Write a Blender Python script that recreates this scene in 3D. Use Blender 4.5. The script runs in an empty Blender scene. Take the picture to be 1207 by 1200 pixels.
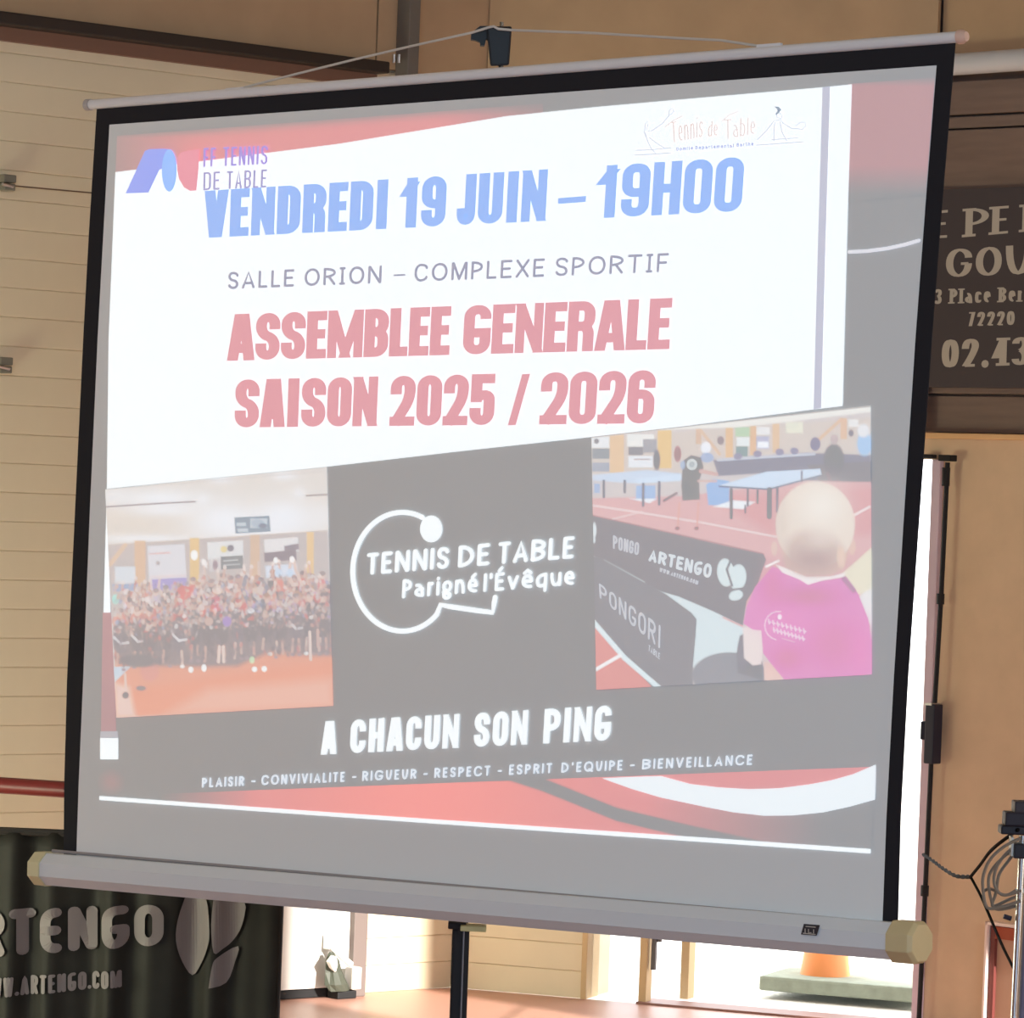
import bpy, bmesh, math, random
import numpy as np
from mathutils import Vector, Matrix

S = bpy.context.scene
COL = S.collection
PI = math.pi

# ------------------------------------------------------------------ camera
EYE = Vector((0, 0, 1.75)); ROLL = .038; F = 4800.0
RV = Vector((math.cos(ROLL), 0, math.sin(ROLL))); UV = Vector((-math.sin(ROLL), 0, math.cos(ROLL)))
cam = bpy.data.objects.new('camera', bpy.data.cameras.new('camera')); COL.objects.link(cam)
cam.data.sensor_width = 36; cam.data.lens = 36 * F / 1207; cam.data.clip_end = 200
cam.matrix_world = Matrix.Translation(EYE) @ Matrix((RV, UV, Vector((0, -1, 0)))).transposed().to_4x4()
S.camera = cam
S.view_settings.view_transform = 'Standard'; S.view_settings.look = 'None'
S.view_settings.exposure = 0; S.view_settings.gamma = 1

# ------------------------------------------------------------------ world, sun and lamps
w = bpy.data.worlds.new('sky'); S.world = w; w.use_nodes = True
w.node_tree.nodes['Background'].inputs[0].default_value = (.93, .97, 1, 1)
w.node_tree.nodes['Background'].inputs[1].default_value = 4.0

def lamp(name, kind, loc, to, energy, color, **kw):
    L = bpy.data.lights.new(name, kind); L.energy = energy; L.color = color
    for k, v in kw.items(): setattr(L, k, v)
    o = bpy.data.objects.new(name, L); COL.objects.link(o); o.location = loc
    o.rotation_euler = (Vector(to) - Vector(loc)).to_track_quat('-Z', 'Y').to_euler()
    return o
SUN = Vector((-.70, .71, -.36)).normalized()
lamp('sun', 'SUN', (0, 0, 20), Vector((0, 0, 20)) + SUN, 10.5, (1, .95, .86), angle=.012)
# unseen area lamps added to fill and brighten the hall
lamp('rear_fill_light', 'AREA', (0, -2.7, 2.6), (0, 10, 1.4), 350, (.78, 1.17, 1.52), shape='RECTANGLE', size=8, size_y=2.4)
lamp('side_fill_light', 'AREA', (5.75, 6.2, 1.2), (-4, 12.5, .4), 60, (1, .86, .68), shape='RECTANGLE', size=2.2, size_y=2.0)  # added fill from the right, no door stands behind it
lamp('left_fill_light', 'AREA', (-3.3, 11.3, .45), (-1.5, 13.75, .6), 62, (1, 1.08, .80), shape='RECTANGLE', size=1.5, size_y=.8)  # added low lamp that brightens the lower left boards
lamp('overhead_fill_light', 'AREA', (-4.5, 7.5, 6.0), (-4.5, 7.5, 0), 90, (1, .88, .70), shape='RECTANGLE', size=1.2, size_y=1.2)  # added overhead fill, no fixture hangs there

# ------------------------------------------------------------------ pixel -> place helpers
def ray(px, py):
    return Vector((0, 1, 0)) + RV * ((px - 603.5) / F) + UV * ((600 - py) / F)
def hit(px, py, p0, n):
    d = ray(px, py); return EYE + d * ((p0 - EYE).dot(n) / d.dot(n))
def at(px, py, Y):
    return EYE + ray(px, py) * Y

class Frame:
    """vertical plane: origin on the floor, u along it, n into the room"""
    def __init__(s, p0, u, n=None):
        s.p0 = p0; s.u = u.normalized()
        n = n or Vector((s.u.y, -s.u.x, 0)); n.normalize()
        s.n = n if (EYE - p0).dot(n) > 0 else -n
    def sz(s, px, py, d=0):
        q = hit(px, py, s.p0 + s.n * d, s.n); return (q - s.p0).dot(s.u), q.z
    def P(s, a, z, d=0): return Vector((s.p0.x, s.p0.y, 0)) + s.u * a + s.n * d + Vector((0, 0, z))

floorhit = lambda px, py: hit(px, py, Vector((0, 0, 0)), Vector((0, 0, 1)))
def vpdir(x):
    d = ray(x, 600 + (x - 603.5) * ROLL); return Vector((d.x, d.y, 0)).normalized()
CORNER = floorhit(530, 1164)
FL = Frame(CORNER, -vpdir(6050))
FA = Frame(CORNER, -vpdir(-11500))
sJ = FA.sz(1087.5, 550)[0]
J = FA.P(sJ, 0)
FR = Frame(J, -vpdir(-4550))

# ------------------------------------------------------------------ materials
def lin(c):
    return tuple(((v / 255) / 12.92 if v <= 10 else ((v / 255 + .055) / 1.055) ** 2.4) for v in c)
MATS = {}
def mat(name, c, rough=.6, metal=0, noise=0, scale=8, c2=None, bump=0, spec=.3, stretch=None, srgb=True, trans=0):
    if name in MATS: return MATS[name]
    m = bpy.data.materials.new(name); m.use_nodes = True; nt = m.node_tree; b = nt.nodes['Principled BSDF']
    col = lin(c) if srgb else c
    b.inputs['Base Color'].default_value = (*col, 1); b.inputs['Roughness'].default_value = rough
    b.inputs['Metallic'].default_value = metal; b.inputs['Specular IOR Level'].default_value = spec
    if trans: b.inputs['Transmission Weight'].default_value = trans
    if noise or bump:
        tc = nt.nodes.new('ShaderNodeTexCoord'); n = nt.nodes.new('ShaderNodeTexNoise')
        n.inputs['Scale'].default_value = scale; n.inputs['Detail'].default_value = 5
        mp = nt.nodes.new('ShaderNodeMapping')
        if stretch: mp.inputs['Scale'].default_value = stretch
        nt.links.new(tc.outputs['Object'], mp.inputs[0]); nt.links.new(mp.outputs[0], n.inputs['Vector'])
        if noise:
            r = nt.nodes.new('ShaderNodeValToRGB'); k = col
            d = lin(c2) if c2 else tuple(v * (1 - noise) for v in k)
            r.color_ramp.elements[0].color = (*d, 1); r.color_ramp.elements[1].color = (*tuple(min(1, v * (1 + noise * .5)) for v in k), 1)
            r.color_ramp.elements[0].position = .3; r.color_ramp.elements[1].position = .7
            nt.links.new(n.outputs['Fac'], r.inputs[0]); nt.links.new(r.outputs[0], b.inputs['Base Color'])
        if bump:
            bp = nt.nodes.new('ShaderNodeBump'); bp.inputs['Strength'].default_value = bump; bp.inputs['Distance'].default_value = .01
            nt.links.new(n.outputs['Fac'], bp.inputs['Height']); nt.links.new(bp.outputs[0], b.inputs['Normal'])
    MATS[name] = m; return m

BASE = (163, 156, 154)
AMB = lin(BASE)          # light the white fabric reflects with the projector off (linear)
def split(T):
    """projected colour -> (fabric colour, projected light)"""
    a = []; e = []
    for t, b in zip(T, AMB):
        if t >= b: a.append(.76); e.append(t - b)
        else: a.append(.76 * t / b); e.append(0)
    return a, e
def tone(c): return tuple(b + (255 - b) * max(0, v - 112) / 143 for v, b in zip(c, BASE))
def proj(name, c, srgb=True):
    if name in MATS: return MATS[name]
    a, e = split(lin(tone(c)))
    m = bpy.data.materials.new(name); m.use_nodes = True; b = m.node_tree.nodes['Principled BSDF']
    b.inputs['Base Color'].default_value = (*a, 1); b.inputs['Roughness'].default_value = .9; b.inputs['Specular IOR Level'].default_value = 0
    b.inputs['Emission Color'].default_value = (*e, 1); b.inputs['Emission Strength'].default_value = 1
    MATS[name] = m; return m
def projmap(name):
    """projected picture whose colours are stored per mesh point"""
    if name in MATS: return MATS[name]
    m = bpy.data.materials.new(name); m.use_nodes = True; nt = m.node_tree; b = nt.nodes['Principled BSDF']
    b.inputs['Roughness'].default_value = .9; b.inputs['Specular IOR Level'].default_value = 0
    for at_, so in (('fabric_colour', 'Base Color'), ('projected_light', 'Emission Color')):
        a = nt.nodes.new('ShaderNodeAttribute'); a.attribute_name = at_; nt.links.new(a.outputs['Color'], b.inputs[so])
    b.inputs['Emission Strength'].default_value = 1
    MATS[name] = m; return m

# ------------------------------------------------------------------ mesh helpers
def link(name, me, m, parent=None, smooth=False):
    if m: me.materials.append(m)
    if smooth:
        for p in me.polygons: p.use_smooth = True
    o = bpy.data.objects.new(name, me); COL.objects.link(o)
    if parent: attach(o, parent)
    return o
def wloc(o):
    v = Vector(o.location)
    while o.parent: o = o.parent; v += Vector(o.location)
    return v
def attach(o, parent):
    o.location = Vector(o.location) - wloc(parent); o.parent = parent
def tag(o, label=None, cat=None, group=None, kind=None):
    for k, v in (('label', label), ('category', cat), ('group', group), ('kind', kind)):
        if v: o[k] = v
    return o
def thing(name, loc, label, cat, group=None):
    o = bpy.data.objects.new(name, None); COL.objects.link(o); o.location = loc; o.empty_display_size = .1
    return tag(o, label, cat, group)

class MB:
    def __init__(s): s.v = []; s.f = []
    def add(s, vs, fs):
        k = len(s.v); s.v += [tuple(v) for v in vs]; s.f += [tuple(i + k for i in f) for f in fs]; return s
    def hexa(s, c):  # 8 corners: bottom 4, top 4
        return s.add(c, [(0, 3, 2, 1), (4, 5, 6, 7), (0, 1, 5, 4), (1, 2, 6, 5), (2, 3, 7, 6), (3, 0, 4, 7)])
    def wbox(s, fr, a0, a1, z0, z1, d0, d1):
        P = fr.P
        return s.hexa([P(a0, z0, d0), P(a1, z0, d0), P(a1, z0, d1), P(a0, z0, d1), P(a0, z1, d0), P(a1, z1, d0), P(a1, z1, d1), P(a0, z1, d1)])
    def box(s, c, X, Y, Z, dx, dy, dz):
        c = Vector(c)
        return s.hexa([c + X * a * dx / 2 + Y * b * dy / 2 + Z * g * dz / 2 for g in (-1, 1) for a, b in ((-1, -1), (1, -1), (1, 1), (-1, 1))])
    def tube(s, pts, r, n=10, caps=True, rot=0, rr=None):
        pts = [Vector(p) for p in pts]; m = len(pts); vs = []; up = None
        for i, p in enumerate(pts):
            t = (pts[min(i + 1, m - 1)] - pts[max(i - 1, 0)]).normalized()
            if up is None: up = Vector((0, 0, 1)) if abs(t.z) < .9 else Vector((0, 1, 0))
            a = t.cross(up).normalized(); b = a.cross(t).normalized(); up = b
            R = rr[i] if rr else r
            for k in range(n):
                q = rot + 2 * PI * k / n; vs.append(p + a * math.cos(q) * R + b * math.sin(q) * R)
        fs = [(i * n + k, i * n + (k + 1) % n, (i + 1) * n + (k + 1) % n, (i + 1) * n + k) for i in range(m - 1) for k in range(n)]
        if caps: fs += [tuple(range(n)), tuple(range((m - 1) * n + n - 1, (m - 1) * n - 1, -1))]
        return s.add(vs, fs)
    def prism(s, poly, off):
        n = len(poly); off = Vector(off)
        return s.add([Vector(p) for p in poly] + [Vector(p) + off for p in poly],
                     [tuple(range(n)), tuple(range(2 * n - 1, n - 1, -1))] + [(i, n + i, n + (i + 1) % n, (i + 1) % n) for i in range(n)])
    def build(s, name, m, parent=None, smooth=False, bevel=0, origin=None, fix=True):
        o0 = Vector(origin) if origin is not None else sum((Vector(v) for v in s.v), Vector()) / len(s.v)
        me = bpy.data.meshes.new(name); me.from_pydata([Vector(v) - o0 for v in s.v], [], s.f)
        if fix or bevel:
            bm = bmesh.new(); bm.from_mesh(me)
            if fix: bmesh.ops.recalc_face_normals(bm, faces=bm.faces)
            if bevel: bmesh.ops.bevel(bm, geom=[e for e in bm.edges if len(e.link_faces) == 2 and e.calc_face_angle(0) > .5], offset=bevel, segments=2, affect='EDGES', profile=.6)
            bm.to_mesh(me); bm.free()
        o = link(name, me, m, None, smooth); o.location = o0
        if smooth: me.shade_smooth() if hasattr(me, 'shade_smooth') else None
        if smooth and hasattr(me, 'set_sharp_from_angle'): me.set_sharp_from_angle(angle=.7)
        if parent: attach(o, parent)
        return o
def struct(o, label=None, cat=None):
    return tag(o, label, cat, None, 'structure')

# ------------------------------------------------------------------ lettering drawn with strokes
G = {
 'A': '0,0 .5,1 1,0;.2,.28 .8,.28', 'B': '0,0 0,1;0,1 1,1r 1,.53r 0,.53;0,.53 1,.53r 1,0r 0,0', 'C': '1,.67 1,1r 0,1r 0,0r 1,0r 1,.33',
 'D': '0,0 0,1;0,1 1,1r 1,0r 0,0', 'E': '0,0 0,1;0,1 1,1;0,0 1,0;0,.52 .85,.52', 'F': '0,0 0,1;0,1 1,1;0,.5 .85,.5',
 'G': '1,.68 1,1r 0,1r 0,0r 1,0r 1,.46;1,.46 .6,.46', 'H': '0,0 0,1;1,0 1,1;0,.5 1,.5', 'I': '.5,0 .5,1', 'J': '1,1 1,0r 0,0r 0,.3',
 'L': '0,1 0,0;0,0 1,0', 'M': '0,0 0,1;.05,1 .5,0;.5,0 .95,1;1,1 1,0', 'N': '0,0 0,1;.05,1 .95,0;1,0 1,1', 'O': '.5,1 1,1r 1,0r 0,0r 0,1r .5,1',
 'P': '0,0 0,1;0,1 1,1r 1,.44r 0,.44', 'Q': '.5,1 1,1r 1,0r 0,0r 0,1r .5,1;.6,.22 1,-.05', 'R': '0,0 0,1;0,1 1,1r 1,.48r 0,.48;.45,.48 1,0',
 'r_': '0,0 0,1;0,1 1,1r 1,.5r 0,.5;0,.5 .96,.5r .96,0', 'S': '1,.68 1,1r 0,1r 0,.56r 1,.44r 1,0r 0,0r 0,.32', 'T': '0,1 1,1;.5,1 .5,0',
 'U': '0,1 0,0r 1,0r 1,1', 'V': '0,1 .5,0;.5,0 1,1', 'W': '0,1 .25,0;.25,0 .5,1;.5,1 .75,0;.75,0 1,1', 'X': '0,0 1,1;0,1 1,0',
 '0': '.5,1 1,1r 1,0r 0,0r 0,1r .5,1', '1': '.72,0 .72,1;.1,.76 .6,.9', '2': '0,.66 0,1r 1,1r 1,.55r .14,.03;0,0 1,0',
 '3': '0,.8 0,1r 1,1r 1,.55r .4,.53;.4,.53 1,.53r 1,0r 0,0r 0,.2', '4': '.75,0 .75,1;.75,1 0,.3;0,.3 1,.3',
 '5': '.95,1 .05,1;.05,1 .05,.55;.05,.55 1,.66r 1,0r 0,0r 0,.3', '6': '1,.7 1,1r 0,1r 0,0r 1,0r 1,.56r .05,.56', '7': '0,1 1,1;1,1 .4,0',
 '9': '0,.3 0,0r 1,0r 1,1r 0,1r 0,.44r .95,.44', '/': '0,0 1,1', '–': '0,.42 1,.42', '-': '0,.42 1,.42', '.': '.5,.03 .5,.05', "'": '.5,.8 .5,1',
 'a': '.08,.66 .95,.76r .95,0;.95,.4 0,.46r 0,-.02r .95,.02', 'r': '0,0 0,.72;0,.4 0,.74r .95,.7', 'i': '.5,0 .5,.72;.5,.96 .5,1', 'n': '0,0 0,.72;0,.38 0,.74r 1,.74r 1,0',
 'g': '.5,.72 1,.72r 1,.18r 0,.18r 0,.72r .5,.72;0,.1 .1,0r .95,.02r .95,-.3r 0,-.3r .05,0', 'e': '0,.38 1,.38;1,.38 1,.74r 0,.74r 0,0r .95,.02',
 'é': '0,.38 1,.38;1,.38 1,.74r 0,.74r 0,0r .95,.02;.4,.92 .8,1.08', 'ê': '0,.38 1,.38;1,.38 1,.74r 0,.74r 0,0r .95,.02;.1,.92 .5,1.08;.5,1.08 .9,.92',
 'É': '0,0 0,.98;0,.98 1,.98;0,0 1,0;0,.52 .85,.52;.35,1.2 .75,1.38', 'l': '.4,1 .4,0', 'v': '0,.72 .5,0;.5,0 1,.72', 'q': '1,.72 1,-.3;.95,.1 .8,0r 0,0r 0,.74r 1,.74',
 'u': '0,.72 0,0r 1,0r 1,.4;1,.72 1,0', 'c': '1,.56 1,.74r 0,.74r 0,0r 1,0r 1,.16', 's': '1,.64 .9,.74r 0,.74r 0,.4r 1,.34r 1,0r .1,0r 0,.1',
 'd': '1,1 1,0;.95,.1 .8,0r 0,0r 0,.74r 1,.74', 'b': '0,1 0,0;0,.1 .2,0r 1,0r 1,.74r 0,.74', 'm': '0,0 0,.72;0,.4 0,.74r .5,.74r .5,0;.5,.4 .5,.74r 1,.74r 1,0',
 't': '.4,1 .4,0r 1,0;0,.72 .9,.72', 'o': '.5,.74 1,.74r 1,0r 0,0r 0,.74r .5,.74', 'p': '0,.72 0,-.3;.05,.1 .2,0r 1,0r 1,.74r 0,.74', 'w': '0,.72 .25,0;.25,0 .5,.72;.5,.72 .75,0;.75,0 1,.72',
 'h': '0,1 0,0;0,.38 0,.74r 1,.74r 1,0', ',': '.5,.05 .5,-.1',
}
G['A_'] = '0,0 .34,1;1,0 .66,1;.2,.2 .8,.2'; G['V_'] = '0,1 .37,0;1,1 .63,0'
G['S_'] = '1,.83 .92,1r 0,1r 0,.55r 1,.45r 1,0r .08,0r 0,.17'; G['C_'] = '1,.8 .95,1r 0,1r 0,0r .95,0r 1,.2'
G['G_'] = '1,.83 .92,1r 0,1r 0,0r 1,0r 1,.42;1,.42 .6,.42'; G['Gr'] = '.95,1 0,1r 0,0r 1,0r 1,.44;1,.44 .55,.44'; G['Er'] = '.9,1 0,1r 0,0r .9,0;0,.5 .85,.5'
G['Gq'] = '1,.76 1,1r 0,1r 0,0r 1,0r 1,.42;1,.42 .62,.42'
G['Is'] = '0,1 1,1;.5,1 .5,0;0,0 1,0'
WID = {'I': .40, 'M': 1.3, 'W': 1.4, '1': .72, '.': .3, "'": .3, '-': .6, '–': .9, ' ': .5, 'l': .3, 'i': .3, 'r': .65, 'm': 1.4, '/': .8, 't': .6, 'E': .85, 'L': .8, 'F': .8, 'T': .92, 'É': .85, 'w': 1.3, 's': .8, 'e': .9, 'c': .85}

def roundpath(pts, R):
    out = []
    n = len(pts)
    for i, (x, y, r) in enumerate(pts):
        p = Vector((x, y))
        if not r or i in (0, n - 1): out.append((p, not r)); continue
        a = Vector(pts[i - 1][:2]); b = Vector(pts[i + 1][:2])
        la = (a - p).length; lb = (b - p).length
        da = min(R, la * (.5 if pts[i - 1][2] else 1)); db = min(R, lb * (.5 if pts[i + 1][2] else 1))
        s = p + (a - p) * (da / max(la, 1e-6)); e = p + (b - p) * (db / max(lb, 1e-6))
        for k in range(8):
            t = k / 7; u = 1 - t
            c1 = s + (p - s) * .58; c2 = e + (p - e) * .58
            out.append((s * u ** 3 + c1 * 3 * u * u * t + c2 * 3 * u * t * t + e * t ** 3, False))
    q = [out[0]]
    for o in out[1:]:
        if (o[0] - q[-1][0]).length > 1e-4: q.append(o)
    return q

def strokes(path, hx, hy, style, seg=1e9, Hp=None):
    """path: list of (point, sharp). returns quads in local units, elliptical pen of half size hx, hy"""
    pts = [p for p, _ in path]
    closed = (pts[0] - pts[-1]).length < 1e-3 and len(pts) > 4
    polys = []
    if style != 'round' and not closed:
        for a, b in ((0, 1), (-1, -2)):
            d = (pts[a] - pts[b]); L = d.length or 1; d = d / L
            e = hy / abs(d.y) if abs(d.y) > abs(d.x) * .8 else hx / max(abs(d.x), .3)
            if style == 'serif' and abs(d.x) > abs(d.y): e = 0
            if Hp and len(path) > 2 and hy * 1.6 < pts[a].y < Hp - hy * 1.6: e = 0
            pts[a] = pts[a] + d * min(e, 3 * max(hx, hy))
    if seg < 1e8:
        q = [pts[0]]
        for p in pts[1:]:
            k = max(1, int(math.ceil((p - q[-1]).length / seg))); a = q[-1]
            q += [a + (p - a) * (j / k) for j in range(1, k + 1)]
        pts = q
    n = len(pts); L = []; Rr = []
    for i in range(n):
        if closed: a = pts[i - 1] if i else pts[-2]; b = pts[i + 1] if i < n - 1 else pts[1]
        else: a = pts[max(i - 1, 0)]; b = pts[min(i + 1, n - 1)]
        t = (b - a).normalized(); nn = Vector((-t.y, t.x))
        w_ = math.sqrt((hx * nn.x) ** 2 + (hy * nn.y) ** 2)
        straight = n == 2 or seg < 1e8
        if style != 'round' and abs(t.y) > abs(t.x) * .8 and len(path) == 2:
            off = Vector((w_ / nn.x, 0))
        elif style != 'round' and abs(t.y) <= abs(t.x) * .8 and len(path) == 2:
            off = Vector((0, w_ / nn.y))
        else: off = Vector((hx * hx * nn.x, hy * hy * nn.y)) / max(w_, 1e-9)
        L.append(pts[i] + off); Rr.append(pts[i] - off)
    for i in range(n - 1): polys.append([L[i], L[i + 1], Rr[i + 1], Rr[i]])
    if style == 'round' and not closed:
        for e in (0, -1):
            polys.append([pts[e] + Vector((hx * math.cos(2 * PI * k / 12), hy * math.sin(2 * PI * k / 12))) for k in range(12)])
    return polys

def text_polys(s, Wp, Hp, stem, bar, style='square', gap=.22, rad=1e9, wid=None, sub=None, seg=1e9):
    """lay a string out in a Wp x Hp box (its units are photograph pixels at the object)"""
    wd = dict(WID); wd.update(wid or {}); sub = sub or {}
    tot = sum(wd.get(c, 1) for c in s) + gap * (len(s) - 1); k = Wp / tot; x = 0; out = []
    for c in s:
        cw = wd.get(c, 1) * k
        g = G.get(sub.get(c, c))
        if g and c != ' ':
            hx, hy = stem / 2 * (.84 if style == 'square' and c in 'MNW' else 1), bar / 2; sty = 'round' if c == '.' else style
            x0, x1 = x + hx, x + cw - hx
            if x1 < x0: x0 = x1 = x + cw / 2
            for st in g.split(';'):
                pp = []
                for tk in st.split():
                    r = tk.endswith('r'); a, b = tk.rstrip('r').split(',')
                    pp.append((x0 + (x1 - x0) * float(a), hy + (Hp - 2 * hy) * float(b), r))
                out += strokes(roundpath(pp, rad), hx, hy if c != '.' else hx, sty, seg, Hp)
                if style == 'serif' and len(pp) == 2 and c not in '.7' and abs(pp[0][0] - pp[1][0]) < .3 * abs(pp[0][1] - pp[1][1]):
                    for q in pp:
                        yy = q[1]
                        if yy < Hp * .1 or yy > Hp * .9:
                            yb = 0 if yy < Hp * .1 else Hp - bar
                            for_w = hx * 1.9
                            out.append([Vector((q[0] - for_w, yb)), Vector((q[0] + for_w, yb)), Vector((q[0] + for_w, yb + bar)), Vector((q[0] - for_w, yb + bar))])
        x += cw + gap * k
    return out

def print_polys(name, polys, Wp, Hp, quad, surf, m, parent, lift=0, label=None):
    """quad: photograph pixels of bottom-left, bottom-right, top-right, top-left; surf maps a pixel to the surface"""
    q = [Vector(p) for p in quad]; mb = MB()
    for ip, pl in enumerate(polys):
        P = []; lift_ = lift + .00004 * (ip % 11)
        for v in pl:
            u = v.x / Wp; t = v.y / Hp
            p = (q[0] * (1 - u) + q[1] * u) * (1 - t) + (q[3] * (1 - u) + q[2] * u) * t
            P.append(surf(p.x, p.y, lift_))
        mb.add(P, [tuple(range(len(P)))])
    o = mb.build(name, m, parent, fix=False)
    if label: o['label'] = label
    return o
def write(name, s, quad, surf, m, parent, stem, bar, lift=0, label=None, **kw):
    q = quad; Wp = (Vector(q[1]) - Vector(q[0])).length; Hp = (Vector(q[3]) - Vector(q[0])).length
    return print_polys(name, text_polys(s, Wp, Hp, stem, bar, **kw), Wp, Hp, quad, surf, m, parent, lift, label)
def px_polys(name, polys, surf, m, parent, lift=0, label=None):
    mb = MB()
    for ip, pl in enumerate(polys):
        P = [surf(x, y, lift + .00004 * (ip % 11)) for x, y in pl]; mb.add(P, [tuple(range(len(P)))])
    o = mb.build(name, m, parent, fix=False)
    if label: o['label'] = label
    return o
def px_lines(paths, wd, closed=False):
    out = []
    for pts in paths:
        out += [[(v.x, v.y) for v in pl] for pl in strokes([(Vector(p), False) for p in pts], wd / 2, wd / 2, 'round')]
    return out

# ================================================================== THE SETTING
M_side = mat('cream_siding', (224, 208, 180), .55, noise=.06, scale=3, bump=.05)
M_tan = mat('tan_plywood', (188, 156, 124), .7, noise=.08, scale=5, bump=.1)
M_tan2 = mat('tan_plaster', (214, 184, 154), .75, noise=.06, scale=9, bump=.1)
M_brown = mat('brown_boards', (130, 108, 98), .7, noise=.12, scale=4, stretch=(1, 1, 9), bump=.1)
M_dark = mat('dark_steel', (52, 42, 38), .5)
M_floor = mat('red_sports_floor', (200, 152, 136), .42, noise=.06, scale=2, spec=.5)
M_white = mat('white_paint', (232, 230, 226), .5)
M_plain = mat('plain_hall_wall', (190, 170, 140), .8)

H_ROOM = 6.4
LEN_L, LEN_R = 17.0, 6.5
Lend = FL.P(LEN_L, 0); Rend = FR.P(LEN_R, 0)
BACKY = -3.2
zbeam = FL.sz(200, 52)[1]

# floor
fp = [CORNER, J, Rend, Vector((Rend.x, BACKY, 0)), Vector((Lend.x, BACKY, 0)), Lend]
o = MB().prism(fp, (0, 0, -.05)).build('floor', M_floor); struct(o, 'red vinyl sports hall floor below the screen')
o = MB().prism([p + Vector((0, 0, H_ROOM)) for p in fp], (0, 0, .1)).build('ceiling', M_plain); struct(o)

# left wall: backing, boards, beam
wl = MB().wbox(FL, -.2, LEN_L, 0, H_ROOM, -.25, -.012).build('wall_left', M_side); struct(wl, 'left wall clad in horizontal cream boards under a dark beam')
pitch = .0945
nb = int(zbeam / pitch)
pitch = zbeam / nb
me = None
prof = [(0, -.004), (.001, .000), (.003, .0022), (pitch - .003, .0008), (pitch - .0008, -.0005), (pitch, -.004)]
for i in range(nb):
    z0 = i * pitch
    a1 = 7.0
    if me is None:
        m_ = MB(); pa = [FL.P(0, z, d) - FL.P(0, 0, 0) for z, d in prof]; pb = [FL.P(a1, z, d) - FL.P(0, 0, 0) for z, d in prof]
        n = len(prof)
        m_.add(pa + pb, [tuple(range(n)), tuple(range(2 * n - 1, n - 1, -1))] + [(k, n + k, n + (k + 1) % n, (k + 1) % n) for k in range(n)])
        o = m_.build('siding_board', M_side, wl, origin=(0, 0, 0)); me = o.data
        base = Vector(o.location)
    else:
        o = bpy.data.objects.new('siding_board', me); COL.objects.link(o); o.parent = wl
    o.location = FL.P(0, z0) - wloc(wl)
# upper panel field above the beam, split by a seam
s440 = FL.sz(440, 45)[0]
MB().wbox(FL, 0, s440 - .004, zbeam + .01, H_ROOM, -.012, .02).build('wall_panel', M_tan, wl)
MB().wbox(FL, s440 + .004, LEN_L, zbeam + .01, H_ROOM, -.012, .02).build('wall_panel', M_tan, wl)
# the wider stretch of board wall out of the frame
MB().wbox(FL, 7.01, LEN_L, 0, zbeam, -.012, -.004).build('wall_sheet', M_side, wl)
# dark beam, and a redbrown strip painted as its shadow on the boards
z_lo = FL.sz(200, 58)[1]; z_hi = FL.sz(200, 43.5)[1]
bm_ = MB().wbox(FL, s440, LEN_L, z_lo, z_hi, -.01, .10).build('trim_1', M_dark, bevel=.006); struct(bm_, 'dark steel beam running across the top of the cream boards')
MB().wbox(FL, s440, LEN_L, z_lo - .045, z_lo, -.01, .03).build('beam_shadow', mat('redbrown_shadow', (128, 92, 76), .6), bm_)
# grey rod hanging at the right of the beam end, with its light cord
a, b = FL.sz(463, 40)[0], FL.sz(476, 40)[0]
zt = FL.sz(470, 100)[1]
col_ = MB().wbox(FL, b, a, zt, H_ROOM, .02, .09).build('trim_2', mat('grey_channel', (112, 104, 98), .5), bevel=.004); struct(col_, 'grey vertical steel channel above the screen')
a2 = FL.sz(480.5, 40)[0]
MB().wbox(FL, a2, b - .003, zt, H_ROOM, .02, .05).build('edge_strip', mat('pale_tan_strip', (190, 150, 118), .6), col_)
for px in (464, 470):
    p = FL.P(*FL.sz(px, 74, .1), .1)
    MB().tube([p, p + Vector((0, 0, .03))], .005, 8).build('bolt', mat('bright_steel', (200, 200, 205), .3, 1), col_)

# back wall with the open glazed exit
zdoor = FA.sz(1098, 545)[1]
s687, s1100 = FA.sz(690, 1150)[0], sJ - .002
wb = MB().wbox(FA, 0, s687, 0, H_ROOM, -.25, -.012).wbox(FA, s687, sJ - .12, zdoor, H_ROOM, -.25, -.012).build('wall_back', M_side)
struct(wb, 'back wall of the hall around the bright exit')
me = None
for i in range(int(zbeam / pitch)):
    z0 = i * pitch
    if me is None:
        m_ = MB(); pa = [FA.P(0.01, z, d) - FA.P(0, 0, 0) for z, d in prof]; pb = [FA.P(s687, z, d) - FA.P(0, 0, 0) for z, d in prof]
        m_.add(pa + pb, [tuple(range(n)), tuple(range(2 * n - 1, n - 1, -1))] + [(k, n + k, n + (k + 1) % n, (k + 1) % n) for k in range(n)])
        o = m_.build('siding_board', M_side, wb, origin=(0, 0, 0)); me = o.data
    else:
        o = bpy.data.objects.new('siding_board', me); COL.objects.link(o); o.parent = wb
    o.location = FA.P(0, z0) - wloc(wb)
MB().wbox(FA, 0.02, sJ, zbeam, H_ROOM, -.012, .02).build('wall_panel', M_tan, wb)
MB().wbox(FA, s687 + .02, sJ, zdoor, zbeam, -.012, .0).build('lintel_panel', M_tan2, wb)

# exit doors
M_post = mat('tan_wood_frame', (206, 176, 134), .6)
M_lav = mat('pale_lilac_frame', (205, 184, 200), .5)
AJ = FR.sz(1102.5, 550)[0]
d1 = MB().wbox(FA, FA.sz(686, 1150)[0], FA.sz(692.5, 1150)[0], 0, zdoor, -.12, .012).wbox(FA, s687, s1100 - .12, zdoor - .05, zdoor, -.12, .012).build('door_1', M_post, bevel=.003)
struct(d1, 'glazed exit door with tan posts open to the bright yard', None)
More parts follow.
